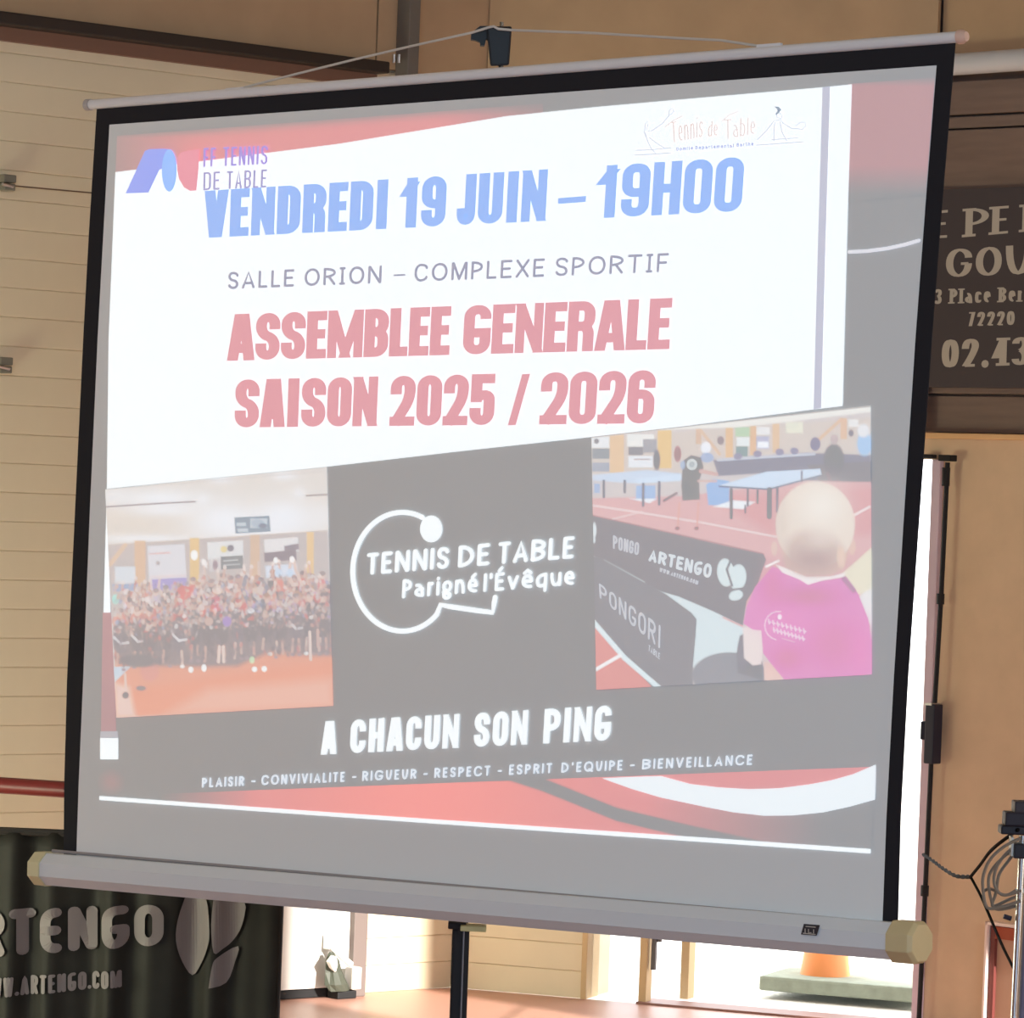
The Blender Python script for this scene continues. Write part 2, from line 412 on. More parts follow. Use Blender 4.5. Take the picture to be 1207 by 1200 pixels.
# fixed narrow glazed leaf beside the opening
sa, sb = FA.sz(753, 1150)[0], FA.sz(762, 1150)[0]
MB().wbox(FA, sa, sb, 0, zdoor - .05, -.06, 0).build('door_post', M_post, d1, bevel=.003)
FO = Frame(FA.P(FA.sz(777, 1150)[0], 0, -.25), FA.u)
MB().wbox(FO, 0, FA.sz(787, 1150)[0] - FA.sz(777, 1150)[0], 0, zdoor - .05, -.05, .02).build('door_post', M_post, d1, bevel=.003)
zz = FA.sz(770, 1144)[1]
hd = MB().wbox(FA, FA.sz(766, 1130)[0], FA.sz(771, 1130)[0], zz, zz + .36, -.03, -.01).wbox(FA, FA.sz(771, 1130)[0], FA.sz(776, 1130)[0], zz + .1, zz + .36, -.035, -.02).build('door_handle', mat('dark_handle', (92, 86, 88), .4), d1, bevel=.002)
MB().wbox(FA, FA.sz(753, 1150)[0], s1100, -.02, .008, -.12, .02).build('threshold', mat('threshold_strip', (150, 110, 100), .5), d1)
gm = mat('clear_glass', (250, 252, 255), .0, trans=1)
MB().wbox(FA, FA.sz(692.5, 1150)[0], sa, 0.0, zdoor - .05, -.05, -.044).build('glass_pane', gm, d1)
# lilac jamb seen at the right of the opening
MB().wbox(FR, AJ, FR.sz(1112.5, 550)[0], 0, zdoor + .01, -.06, .02).build('door_jamb', M_lav, d1, bevel=.003)

# right wall
z1 = FR.sz(1150, 516)[1]; z2 = FR.sz(1150, 465)[1]; zs = FR.sz(1150, 222)[1]; zp0 = FR.sz(1170, 91)[1]; zp1 = FR.sz(1170, 65)[1]
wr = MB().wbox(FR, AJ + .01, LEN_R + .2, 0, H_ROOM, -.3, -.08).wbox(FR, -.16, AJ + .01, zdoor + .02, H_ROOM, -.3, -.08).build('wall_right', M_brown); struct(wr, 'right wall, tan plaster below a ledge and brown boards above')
MB().wbox(FR, AJ + .005, LEN_R, 0, z1, -.08, .0).wbox(FR, 0, AJ + .005, zdoor + .01, z1, -.08, .0).build('lower_panel', M_tan2, wr)
MB().wbox(FR, 0, LEN_R, z1 - .006, z1 + .014, -.08, .02).build('ledge', mat('pale_ledge', (222, 176, 128), .45), wr, bevel=.004)
zr = [z1 + .014, z2, FR.sz(1150, 150)[1], FR.sz(1150, 134)[1], zp0]
for i, (za, zb) in enumerate(zip(zr, zr[1:])):
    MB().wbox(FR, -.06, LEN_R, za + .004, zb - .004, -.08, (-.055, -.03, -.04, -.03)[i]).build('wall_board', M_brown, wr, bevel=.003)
MB().wbox(FR, 0, LEN_R, zp1 - .02, H_ROOM, -.08, -.02).build('upper_panel', M_tan, wr)
pr = zp1 - zp0
o = MB().tube([FR.P(-.35, (zp0 + zp1) / 2, .06), FR.P(3, (zp0 + zp1) / 2 + .035, .06)], pr / 2, 20).build('trim_3', mat('white_duct', (208, 206, 210), .35), smooth=True)
struct(o, 'pale grey round duct along the right wall above the brown boards')

# closing walls of the hall (out of the frame), with openings added to steer the sun
X0 = Rend.x
def wallx(mb, y0, y1, z0, z1): mb.hexa([Vector((X0 + a, y, z)) for z in (z0, z1) for a, y in ((0, y0), (.2, y0), (.2, y1), (0, y1))])
mb = MB()
back = lambda P: P - SUN * ((X0 - P.x) / -SUN.x)
qa = back(FL.P(FL.sz(512, 1120)[0], .0)); qb = back(FL.P(FL.sz(300, 1120)[0], 0))
yA, yB = sorted((qa.y, qb.y)); 
floorP = back(Vector((-.8, 13.3, 0)))
zA, zB = floorP.z - .9, qa.z + 1.3
sun_gaps = [(yA, yB, zA, zB)]
def band(P, Q, up=.1, dn=.3):
    a, b = back(Vector((*P, 0))), back(Vector((*Q, 0))); sun_gaps.append((min(a.y, b.y), max(a.y, b.y), min(a.z, b.z) - dn, max(a.z, b.z) + up))
band((-1.9, 13.4), (-.7, 13.3), .35, .1)  # extra opening added so floor bounce brightens the left boards
band((1.5, 12.95), (3.6, 11.95), .3, .5)  # extra opening added so floor bounce brightens the right wall
sun_gaps.sort()
y = BACKY
for (w0, w1, a_, b_) in sun_gaps:
    wallx(mb, y, w0, 0, H_ROOM); wallx(mb, w0, w1, 0, a_); wallx(mb, w0, w1, min(b_, H_ROOM - .1), H_ROOM); y = w1
wallx(mb, y, Rend.y + .3, 0, H_ROOM)
struct(mb.build('wall_side', M_plain, fix=True))
struct(MB().hexa([Vector((x, y, z)) for z in (0, H_ROOM) for x, y in ((Lend.x, BACKY - .2), (X0, BACKY - .2), (X0, BACKY), (Lend.x, BACKY))]).build('wall_front', M_plain))
struct(MB().hexa([Vector((x, y, z)) for z in (0, H_ROOM) for x, y in ((Lend.x - .2, BACKY), (Lend.x, BACKY), (Lend.x, Lend.y), (Lend.x - .2, Lend.y))]).build('wall_far_left', M_plain))

# outdoors
o = MB().prism([Vector((x, y, -.03)) for x, y in ((-30, 60), (60, 60), (60, -10), (X0 + .3, -10), (X0 + .3, Rend.y + .5), J.xy + Vector((.2, .1)), CORNER.xy + Vector((0, .1)), Lend.xy + Vector((-.2, .1)), (-30, 4))], (0, 0, -.1)).build('ground', mat('pale_gravel', (226, 222, 214), .9, noise=.1, scale=60, bump=.6))
struct(o, 'pale sunlit gravel yard outside the exit')
p = floorhit(938, 1171)
FY = Frame(Vector((p.x, p.y, -.03)), FA.u)
o = MB().wbox(FY, -.145, .5, 0, .055, -.55, 0)
for v_ in (): pass
slab = o.build('paving_slab', mat('grey_green_concrete', (150, 156, 140), .85, noise=.15, scale=20, bump=.4), bevel=.01)
slab.location.z += .0
tag(slab, 'grey-green concrete slab lying just outside the open exit', 'slab')
# traffic cone on the slab
cb = floorhit(972, 1166); cb = Vector((cb.x, cb.y, .025))
cone = thing('traffic_cone', cb, 'pale orange traffic cone standing on the slab outside the exit', 'cone')
M_or = mat('orange_plastic', (238, 150, 92), .5)  # orange lightened to stand for the glare of the yard
MB().box(cb + Vector((0, 0, .012)), FA.u, FA.n, Vector((0, 0, 1)), .25, .25, .024).build('base', M_or, cone, bevel=.008)
MB().tube([cb + Vector((0, 0, z)) for z in (.02, .20)], 0, 28, rr=[.095, .072]).build('cone_body', M_or, cone, smooth=True)
MB().tube([cb + Vector((0, 0, z)) for z in (.201, .33)], 0, 28, rr=[.0725, .054]).build('reflective_band', M_white, cone, smooth=True)
MB().tube([cb + Vector((0, 0, z)) for z in (.331, .5)], 0, 28, rr=[.0535, .022]).build('cone_tip', M_or, cone, smooth=True)

# door on the left wall (white, sunlit) with its black seal, and a dark post
dw0, dw1 = FL.sz(403, 1140)[0], FL.sz(262, 1140)[0]
dr = MB().wbox(FL, dw0, dw1, .035, 2.0, .008, .05).build('door_2', M_white, bevel=.004); struct(dr, 'white door leaf in the cream board wall')
MB().wbox(FL, dw0, dw1, .004, .032, .008, .045).build('bottom_seal', mat('black_rubber', (30, 30, 32), .6), dr)
pa_, pb_ = FL.sz(417, 1120)[0], FL.sz(401, 1120)[0]
po = MB().wbox(FL, pa_, pb_, 0, 2.1, .0, .075).build('trim_4', mat('grey_post', (116, 104, 100), .5), bevel=.004); struct(po, 'narrow grey post at the right edge of the white door')

# latch with hanging crumpled bag
lt = thing('door_latch', FL.P(*FL.sz(398, 1160, .08), .08), 'white lever latch holding a crumpled dark green bag against the grey post', 'latch')
fp_ = lambda x, y, d=.09: FL.P(*FL.sz(x, y, d), d)
MB().wbox(FL, FL.sz(399, 1110, .08)[0], FL.sz(386, 1110, .08)[0], FL.sz(392, 1119, .08)[1], FL.sz(392, 1102, .08)[1], .055, .09).build('mounting_plate', M_white, lt, bevel=.004)
MB().tube([fp_(391, 1116), fp_(402, 1127, .11), fp_(414, 1137, .11)], .011, 8).build('lever', M_white, lt)
MB().tube([fp_(393, 1127, .12), fp_(391, 1133, .12), fp_(393, 1139, .12), fp_(395, 1145, .12)], 0, 12, rr=[.010, .020, .016, .004]).build('pull_tag', M_white, lt, smooth=True)
MB().wbox(FL, FL.sz(418, 1150, .08)[0], FL.sz(407, 1150, .08)[0], FL.sz(410, 1165, .08)[1], FL.sz(410, 1139, .08)[1], .076, .12).build('strike_box', M_white, lt, bevel=.005)
random.seed(4)
bm2 = MB(); c0 = fp_(392, 1148, .10); rings = [(1122, .008), (1132, .026), (1146, .036), (1160, .048), (1168, .046)]; vs = []
for yy, r in rings:
    c = fp_(384 + (yy - 1122) * .18 + 6, yy, .10)
    for k in range(12):
        q = 2 * PI * k / 12; rr_ = r * random.uniform(.75, 1.2); vs.append(c + FL.u * math.cos(q) * rr_ + FL.n * math.sin(q) * rr_ * .5)
bm2.add(vs, [(i * 12 + k, i * 12 + (k + 1) % 12, (i + 1) * 12 + (k + 1) % 12, (i + 1) * 12 + k) for i in range(4) for k in range(12)] + [tuple(range(12)), tuple(range(59, 47, -1))])
bm2.build('bag', mat('dark_green_plastic', (74, 78, 68), .45), lt)
MB().wbox(FL, FL.sz(414, 1172, .08)[0], FL.sz(392, 1172, .08)[0], 0, .028, .05, .11).build('foot_block', mat('black_rubber', (30, 30, 32), .6), lt, bevel=.004)

# wire tensioners on the left edge
for i, (x, y, hgt) in enumerate(((7, 215, 22), (3, 430, 20))):
    p = FL.P(*FL.sz(x, y, .03), .03)
    t = thing('wire_clamp', p, ('upper' if i == 0 else 'lower') + ' grey clamp on the cream boards at the left edge' + (', holding a taut wire' if i == 0 else ''), 'clamp', 'wire clamps on the cream boards')
    gm_ = mat('clamp_grey', (120, 116, 104), .5)
    MB().box(p + Vector((0, 0, .012)), FL.u, FL.n, Vector((0, 0, 1)), .05, .05, .026).build('clamp_body', gm_, t, bevel=.004)
    MB().box(p - Vector((0, 0, .016)), FL.u, FL.n, Vector((0, 0, 1)), .045, .05, .024).build('clamp_jaw', gm_, t, bevel=.004)
    e0 = FL.P(*FL.sz(x + 8, y + 5, .055), .055)
    MB().tube([FL.P(*FL.sz(x - 4, y + 2, .06), .06), e0], .006, 8).build('bolt', mat('bright_steel', (200, 200, 205), .3, 1), t)
    if i == 0:
        MB().tube([FL.P(*FL.sz(16, 219, .04), .04), FL.P(*FL.sz(60, 223, .03), .03), FL.P(*FL.sz(150, 231, .03), .03)], .0025, 6).build('wire', mat('dull_wire', (110, 88, 74), .5, .5), t)
# red rail
FRL = Frame(at(40, 930, 12.6) * 1, FA.u); FRL.p0.z = 0
ra, rb = FRL.sz(-60, 925)[0], FRL.sz(330, 950)[0]
zr_ = FRL.sz(20, 927)[1]
rl = thing('hand_rail', FRL.P(ra, 0), 'dark red metal rail crossing in front of the cream boards at the left edge', 'rail')
MB().tube([FRL.P(ra, zr_, 0), FRL.P(rb, zr_, 0)], .026, 14).build('rail_tube', mat('dark_red_paint', (104, 34, 34), .4), rl, smooth=True)
for s_ in (ra + .02, rb - .1):
    MB().tube([FRL.P(s_, 0), FRL.P(s_, zr_)], .022, 12).build('rail_post', mat('dark_red_paint', (104, 34, 34), .4), rl, smooth=True)

# ================================================================== sign on the right wall
ss1 = FR.sz(1330, 340)[0]; zs1 = FR.sz(1150, 457)[1]
sg = thing('shop_sign', FR.P(.0, zs1), 'dark brown advertising board with pale serif lettering on the right wall', 'sign')
MB().wbox(FR, -.0, ss1, zs1, zs, -.03, .0).build('board', mat('dark_sign', (72, 64, 68), .6), sg, bevel=.002)
sf = lambda x, y, l=0: FR.P(*FR.sz(x, y, .001 + l), .001 + l)
M_let = mat('pale_letters', (184, 174, 164), .6)
def vq(x0, x1, yb0, yb1, yt1, yt0, lean=.03):
    return [(x0 - (yb0 - yt0) * lean * .5, yb0), (x1 - (yb1 - yt1) * lean * .5, yb1), (x1 + (yb1 - yt1) * lean * .5, yt1), (x0 + (yb0 - yt0) * lean * .5, yt0)]
write('lettering', 'E', vq(1099, 1121, 281, 280, 247, 249), sf, M_let, sg, 8.6, 3.0, style='serif', label='pale capital letters')
write('lettering', 'PET', vq(1138, 1222, 279.5, 272, 240, 246), sf, M_let, sg, 8.6, 3.0, style='serif', gap=.14, rad=1e9)
write('lettering', 'GOU', vq(1115, 1216, 327, 323, 288, 294), sf, M_let, sg, 8.6, 3.0, style='serif', gap=.14)
write('lettering', '3 Place Ber', vq(1101, 1206, 358.5, 355.5, 338, 341), sf, M_let, sg, 4.1, 1.7, style='serif', gap=.3, wid={' ': .45, 'l': .4, 'r': .7})
write('lettering', '72220', vq(1140, 1196, 384.5, 383, 366.5, 368), sf, M_let, sg, 4.1, 1.7, style='serif', gap=.25)
write('lettering', '02.43', vq(1110, 1213, 433.5, 430, 397, 400.5), sf, M_let, sg, 8.6, 3.2, style='serif', gap=.16, wid={'.': .45})

# ================================================================== rods, lock and cable at the exit's right jamb
fr = lambda x, y, d=.05: FR.P(*FR.sz(x, y, d), d)
M_blk = mat('black_metal', (30, 28, 31), .7)
rod = thing('door_bolt_rod', fr(1084, 1215), 'black vertical bolt rod with lock box beside the lilac door frame', 'door bolt')
MB().tube([fr(1117, 545), fr(1109.5, 700), fr(1097.5, 900), fr(1090.5, 1050), fr(1082, 1225)], .0085, 8).build('rod', M_blk, rod)
for (x, y, h) in ((1115, 562, 12), (1108.5, 706, 7), (1090, 1050, 7)):
    p = fr(x, y); up = (fr(x + h * .04, y - h) - p)
    MB().tube([p - up * .9, p + up * .9], .014, 8).build('coupler', M_blk, rod)
p = fr(1117, 540); MB().box(p, FR.u, FR.n, Vector((0, 0, 1)), .052, .04, .022).build('top_guide', M_blk, rod, bevel=.003)
p = FA.P(*FA.sz(1095, 538, .04), .04); MB().box(p, FA.u, FA.n, Vector((0, 0, 1)), .045, .04, .014).build('top_guide', M_blk, rod, bevel=.003)
p = fr(1100, 865); up = (fr(1103, 830) - p)
MB().box(p, FR.u, FR.n, Vector((0, 0, 1)), .040, .05, up.z * 2).build('lock_box', mat('blue_black', (36, 36, 54), .4), rod, bevel=.005)
p2 = FA.P(*FA.sz(1092, 861, .07), .07)
MB().box(p2, FA.u, FA.n, Vector((0, 0, 1)), .032, .05, .065).build('push_pad', mat('blue_black', (36, 36, 54), .4), rod, bevel=.006)
MB().box(fr(1100, 830, .05), FR.u, FR.n, Vector((0, 0, 1)), .03, .06, .008).build('lock_cap', mat('bright_steel', (200, 200, 205), .3, 1), rod)

DST = 9.9
ss = lambda x, y, d=0: at(x, y, DST + d)
st = thing('equipment_stand', Vector((ss(1194, 1250).x, DST, 0)), 'chrome stand with black clamps and looped grey cables at the right edge', 'stand')
M_chr = mat('chrome', (205, 208, 215), .18, 1)
gx = lambda y: 1204.5 - (y - 1010) * .048
MB().tube([ss(gx(985), 985), ss(gx(1440), 1440)], .0095, 16).build('pole', M_chr, st, smooth=True)
MB().tube([ss(gx(1060) + 9, 1060, .03), ss(gx(1440) + 9, 1440, .03)], .009, 12).build('second_pole', mat('grey_tube', (110, 104, 128), .4), st, smooth=True)
base = ss(gx(1440), 1440)
for k, a in enumerate((.4, 2.5, 4.6)):
    MB().tube([ss(gx(1225), 1225), Vector((base.x + .35 * math.cos(a), base.y + .35 * math.sin(a), .012))], .008, 8).build('leg', M_chr, st)
X = Vector((1, 0, .0)); Y = Vector((0, 1, 0)); Z = Vector((0, 0, 1))
for (x0, x1, y0, y1, c) in ((1194, 1216, 944, 958, (58, 50, 56)), (1183, 1218, 957, 973, (42, 34, 44)), (1178, 1218, 973, 983, (36, 32, 42)), (1193, 1218, 994, 1011, (36, 34, 48))):
    pc = ss((x0 + x1) / 2, (y0 + y1) / 2)
    MB().box(pc, X, Y, Z, (x1 - x0) * DST / F, .07, (y1 - y0) * DST / F).build('clamp_block', mat('clamp_%d' % c[0], c, .5), st, bevel=.004)
MB().box(ss(1192, 997), X, Y, Z, .006, .05, .046).build('clamp_plate', M_white, st, bevel=.001)
MB().tube([ss(1198, 1051), ss(1208, 1050)], .008, 10).build('collar', mat('white_plastic', (225, 225, 220), .4), st, smooth=True)

def smooth_path(pts, k=8):
    out = []; P = [Vector(p) for p in pts]
    for i in range(len(P) - 1):
        a, b, c, d = P[max(i - 1, 0)], P[i], P[i + 1], P[min(i + 2, len(P) - 1)]
        for j in range(k):
            t = j / k
            out.append(.5 * ((2 * b) + (c - a) * t + (2 * a - 5 * b + 4 * c - d) * t * t + (3 * b - a - 3 * c + d) * t ** 3))
    out.append(P[-1]); return out
M_gc = mat('grey_cable', (140, 128, 116), .5)
for j, lp in enumerate(([(1203, 988), (1185, 997), (1168, 1012), (1159, 1032), (1159, 1052), (1164, 1070), (1180, 1069), (1203, 1062)],
           [(1204, 992), (1186, 1006), (1174, 1024), (1172, 1042), (1182, 1055), (1204, 1050)],
           [(1204, 996), (1183, 1010), (1166, 1032), (1168, 1060), (1176, 1072), (1204, 1066)],
           [(1204, 990), (1192, 1010), (1178, 1030), (1174, 1052), (1170, 1068), (1190, 1060), (1204, 1055)],
           [(1160, 1050), (1168, 1048), (1186, 1055), (1204, 1045)])):
    MB().tube(smooth_path([ss(x, y, .02 * j - .03) for x, y in lp]), .0042, 6).build('cable', M_gc, st, smooth=True)
MB().tube([ss(1183, 1080), ss(1192, 1083)], .006, 8).build('plug', mat('dark_plug', (50, 50, 66), .4), st)
# black twisted cable from the jamb to the stand
M_cb = mat('black_cable', (14, 13, 14), .8, spec=.05)
cbk = thing('twisted_cable', ss(1144, 1033, 1.2), 'thin black twisted cable strung from the door frame to the stand, splitting in two', 'cable')
tw = smooth_path([at(1088, 1007, 13.9), at(1100, 1015, 13.3), at(1112, 1024, 12.6), at(1127, 1032.5, 11.7), at(1144, 1033.5, 11)], 14)
for ph in (0, PI):
    pts = []
    for i, p in enumerate(tw):
        q = i * .75 + ph; pts.append(p + Vector((0, 0, 1)) * math.sin(q) * .0032 + Vector((.5, .8, 0)) * math.cos(q) * .0032)
    MB().tube(pts, .0034, 6).build('strand', M_cb, cbk, smooth=True)
MB().tube(smooth_path([at(1144, 1033.5, 11), at(1155, 1020, 10.7), at(1166, 1005, 10.4), at(1178, 994, 10.1), at(1200, 978, 9.85)]), .0046, 6).build('upper_branch', M_cb, cbk, smooth=True)
MB().tube(smooth_path([at(1144, 1033.5, 11), at(1157, 1058, 10.8), at(1172, 1093, 10.5), at(1183, 1118, 10.2), at(1194, 1140, 9.95)]), .0042, 6).build('lower_branch', M_cb, cbk, smooth=True)

# red framed board on the right
pf = fr(1163, 1200, .12); 
bd = thing('framed_board', FR.P(FR.sz(1161, 1150, .1)[0], 0, .1), 'tan board with a white-edged red frame leaning on the right wall behind the stand', 'board')
b0 = FR.sz(1162, 1150, .1)[0]; bz = FR.sz(1163, 1086, .1)[1]; b1 = b0 + .42
M_red = mat('brick_red_frame', (158, 72, 46), .5); M_we = mat('white_edge', (236, 214, 204), .5)
sA = FR.sz(1167, 1150, .1)[0]; sB = FR.sz(1174, 1150, .1)[0]
MB().wbox(FR, b0 + .008, b1, .01, bz - .01, .06, .085).build('panel', mat('tan_board', (186, 148, 124), .7), bd)
MB().wbox(FR, b0, b0 + .008, .0, bz, .06, .115).wbox(FR, b0, b1, bz - .01, bz, .06, .115).build('edge_strip', M_we, bd)
MB().wbox(FR, b0 + .014, b0 + .032, .05, bz - .012, .085, .10).build('frame_side', mat('dark_red_frame', (112, 58, 54), .5), bd)
MB().wbox(FR, b0 + .033, b1 - .02, bz - .055, bz - .014, .085, .10).build('frame_top', M_red, bd)

# ================================================================== black court curtain with lettering, lower left
YB = 12.2
FC = Frame(at(328, 1150, YB), -Vector((1, -.045, 0))); FC.p0.z = 0
zc = FC.sz(40, 981)[1]
def pleat(s): return .017 * math.sin(s * 40) + .008 * math.sin(s * 63 + 1.3) + .008 * math.sin(s * 19)
cw = FC.sz(-70, 1100)[0]
mb = MB(); NS, NZ = 260, 14; vs = []
for j in range(NZ + 1):
    for i in range(NS + 1):
        s_ = cw * i / NS; z = zc * j / NZ
        vs.append(FC.P(s_, z + (.004 * math.sin(s_ * 13) if j == NZ else 0), pleat(s_) * (1 - .35 * j / NZ)))
mb.add(vs, [(j * (NS + 1) + i, j * (NS + 1) + i + 1, (j + 1) * (NS + 1) + i + 1, (j + 1) * (NS + 1) + i) for j in range(NZ) for i in range(NS)])
cu = thing('court_curtain', FC.P(cw / 2, 0), 'black pleated court barrier cloth with grey lettering below the left of the screen', 'barrier')
M_cl = mat('black_satin_cloth', (38, 36, 32), .6, noise=.25, scale=7, spec=.15)
c_ = mb.build('cloth', M_cl, cu, smooth=True)
sm = c_.modifiers.new('thickness', 'SOLIDIFY'); sm.thickness = .003
MB().tube([FC.P(-.005, zc, 0), FC.P(cw, zc, 0)], .012, 8).build('top_hem', mat('dark_hem', (40, 36, 34), .6), cu)
MB().tube([FC.P(.002, 0, -.01), FC.P(.002, zc, -.01)], .010, 8).build('end_post', mat('dark_hem', (40, 36, 34), .6), cu)
def cf(x, y, l=0):
    s_, z = FC.sz(x, y, .02); return FC.P(s_, z, pleat(s_) * (1 - .35 * z / zc) + .010 + l)
M_al = mat('grey_print', (112, 103, 103), .55)
AW = dict(style='round', rad=14, gap=.16, seg=3)
write('lettering', 'RTENGO', [(-27, 1130), (193, 1114), (193, 1066), (-27, 1073)], cf, M_al, cu, 13.5, 12, **{**AW, 'sub': {'G': 'Gr', 'E': 'Er'}, 'wid': {'N': 1.05, 'O': 1.1, 'G': 1}})
write('web_address', 'WWW.ARTENGO.COM', [(-24, 1178), (143, 1164), (143, 1143.5), (-24, 1154)], cf, M_al, cu, 4.6, 4.2, style='round', rad=4, gap=.2, seg=3, sub={'G': 'Gr', 'C': 'C_'}, wid={'W': 1.25})
def fillp(poly, step=4):
    """cut a photograph-space polygon into small strips so that it follows the pleats"""
    bm = bmesh.new(); vs = [bm.verts.new((x, y, 0)) for x, y in poly]; bm.faces.new(vs)
    xs = [p[0] for p in poly]; x = min(xs) + step
    while x < max(xs):
        bmesh.ops.bisect_plane(bm, geom=bm.verts[:] + bm.edges[:] + bm.faces[:], plane_co=(x, 0, 0), plane_no=(1, 0, 0)); x += step
    bmesh.ops.triangulate(bm, faces=bm.faces)
    out = [[(v.co.x, v.co.y) for v in f.verts] for f in bm.faces]; bm.free(); return out
def sp(pts, k=6): 
    P = pts + [pts[0]]; return [(v.x, v.y) for v in smooth_path([Vector((x, y, 0)) for x, y in P], k)][:-1]
pet = [sp([(218, 1056), (209, 1085), (207, 1110), (214, 1135), (225, 1151), (236, 1137), (244, 1118), (247, 1098), (241, 1056)], 3),
       sp([(252, 1058), (249, 1090), (252, 1123), (262, 1119), (274, 1109), (285, 1090), (287, 1062)], 3),
       sp([(246, 1165), (250, 1140), (256, 1129), (280, 1116), (276, 1135), (266, 1159)], 3)]
px_polys('emblem', [t for p_ in pet for t in fillp(p_, 3)], cf, M_al, cu, label='grey three-petal emblem')

# ================================================================== THE PROJECTION SCREEN
SC = Vector((-.1057, 9.3558, 1.816))
SX = Vector((.770, -.638, .023)).normalized(); SN = Vector((-.638, -.768, .055)).normalized(); SX = (SX - SN * SX.dot(SN)).normalized(); SZ = SX.cross(-SN).normalized()
if SZ.z < 0: SZ = -SZ
def sc(x, y, l=0):
    n_ = SN; return hit(x, y, SC + n_ * l, n_)
foot = at(541, 1150, 9.42); foot.z = 0
ps = thing('projection_screen', foot, 'large white tripod projection screen with black border showing a table tennis meeting slide', 'projection screen')
M_fab = mat('white_screen_fabric', (0.76, 0.76, 0.76), .9, srgb=False, spec=0)
M_bord = mat('black_border', (26, 25, 32), .8)
OL = [(114, 128), (105, 270), (98, 400), (88.5, 600), (79, 800), (75.5, 930), (75, 1008)]
OR = [(1126, 50), (1111, 230), (1098, 400), (1084, 600), (1070, 800), (1061.5, 960), (1058, 1092)]
IL = [(129, 147), (121, 290), (115, 400), (106, 600), (98, 800), (92.5, 930), (90, 1008)]
IR = [(1104, 77), (1091, 240), (1079, 400), (1066, 600), (1053.5, 800), (1045, 960), (1040, 1092)]
def strip(A, B, name, m, parent, l, th=.002):
    mb = MB(); n = len(A); pts = [sc(x, y, l) for x, y in A] + [sc(x, y, l) for x, y in B]
    bk = [p - SN * th for p in pts]; N = 2 * n
    fs = [(i, i + 1, n + i + 1, n + i) for i in range(n - 1)] + [(N + i, N + n + i, N + n + i + 1, N + i + 1) for i in range(n - 1)]
    ring = list(range(n)) + list(range(N - 1, n - 1, -1))
    fs += [(ring[i], N + ring[i], N + ring[(i + 1) % N], ring[(i + 1) % N]) for i in range(N)]
    mb.add(pts + bk, fs); return mb.build(name, m, parent)
fab = strip(IL, IR, 'fabric', M_fab, ps, 0)
border = strip(OL, IL, 'side_border', M_bord, ps, 0)
strip(IR, OR, 'side_border', M_bord, ps, 0)
tb = [(114, 128), (129, 147), (1104, 77), (1126, 50)]
MB().prism([sc(x, y) for x, y in tb], -SN * .002).build('top_border', M_bord, ps)
# blackout backing
strip([(x + 2, y) for x, y in OL], [(x - 2, y) for x, y in OR], 'backing', mat('black_backing', (40, 40, 44), .9), ps, -.004, .001)
# top bar
M_bar = mat('grey_white_bar', (218, 214, 216), .45)
bl, br_ = sc(106, 123.5, 0), sc(1132, 43.5, 0)
tbr = MB().tube([bl, br_], .0125, 14).build('top_bar', M_bar, ps, smooth=True)
MB().tube([bl - (br_ - bl).normalized() * .012, bl + (br_ - bl).normalized() * .004], .0145, 14).build('end_cap', mat('grey_cap', (176, 168, 166), .5), tbr, smooth=True)
ux = (br_ - bl).normalized()
MB().tube([br_ - ux * .004, br_ + ux * .006, br_ + ux * .016], 0, 14, rr=[.0155, .0155, .010]).build('end_cap', mat('peach_cap', (214, 176, 158), .5), tbr, smooth=True)
for (x0, x1, y) in ((267, 288, 106), (893, 921, 54.5)):
    a_, b_ = sc(x0, y + .8), sc(x1, y - 1)
    MB().box((a_ + b_) / 2, ux, SN, ux.cross(SN), (b_ - a_).length, .012, .010).build('cord_clip', M_bar, tbr, bevel=.002)
# hook head and cord
HD = sc(590, 60).y + .035
hs = lambda x, y, d=0: at(x, y, HD + d)
hk = MB().hexa([hs(578, 78, .03), hs(600, 77, .03), hs(600, 77, -.03), hs(578, 78, -.03), hs(573, 31, .03), hs(603.5, 31, .03), hs(603.5, 31, -.03), hs(573, 31, -.03)]).build('hook_head', mat('black_plastic', (30, 28, 31), .5), ps, bevel=.005)
pl = [(576, 32), (566, 32), (555.5, 40), (555, 48), (560, 48.5), (566, 51), (566, 55), (571, 55), (573, 47), (577, 50)]
MB().prism([hs(x, y, .012) for x, y in pl], (0, -.024, 0)).build('hook', mat('black_plastic', (30, 28, 31), .5), hk)
MB().tube([hs(591, 31), hs(591.2, 26)], .005, 8).build('pin', M_chr, hk)
MB().tube([hs(590, 86), hs(590.5, 75)], .006, 8).build('pin', M_chr, hk)
M_cord = mat('white_cord', (196, 188, 180), .7)
MB().tube([sc(284, 104), *[sc(284 + (555 - 284) * t, 104 + (38.5 - 104) * t - 1.5 * math.sin(PI * t)) for t in (.25, .5, .75)], hs(556, 38.5, -.02), hs(577, 32, -.04), hs(582, 31, -.045), hs(587, 34, -.045), hs(603, 35.5, -.04), sc(700, 39), sc(800, 45), sc(850, 47.5), sc(893, 54)], .0030, 8).build('hanging_cord', M_cord, ps, smooth=True)
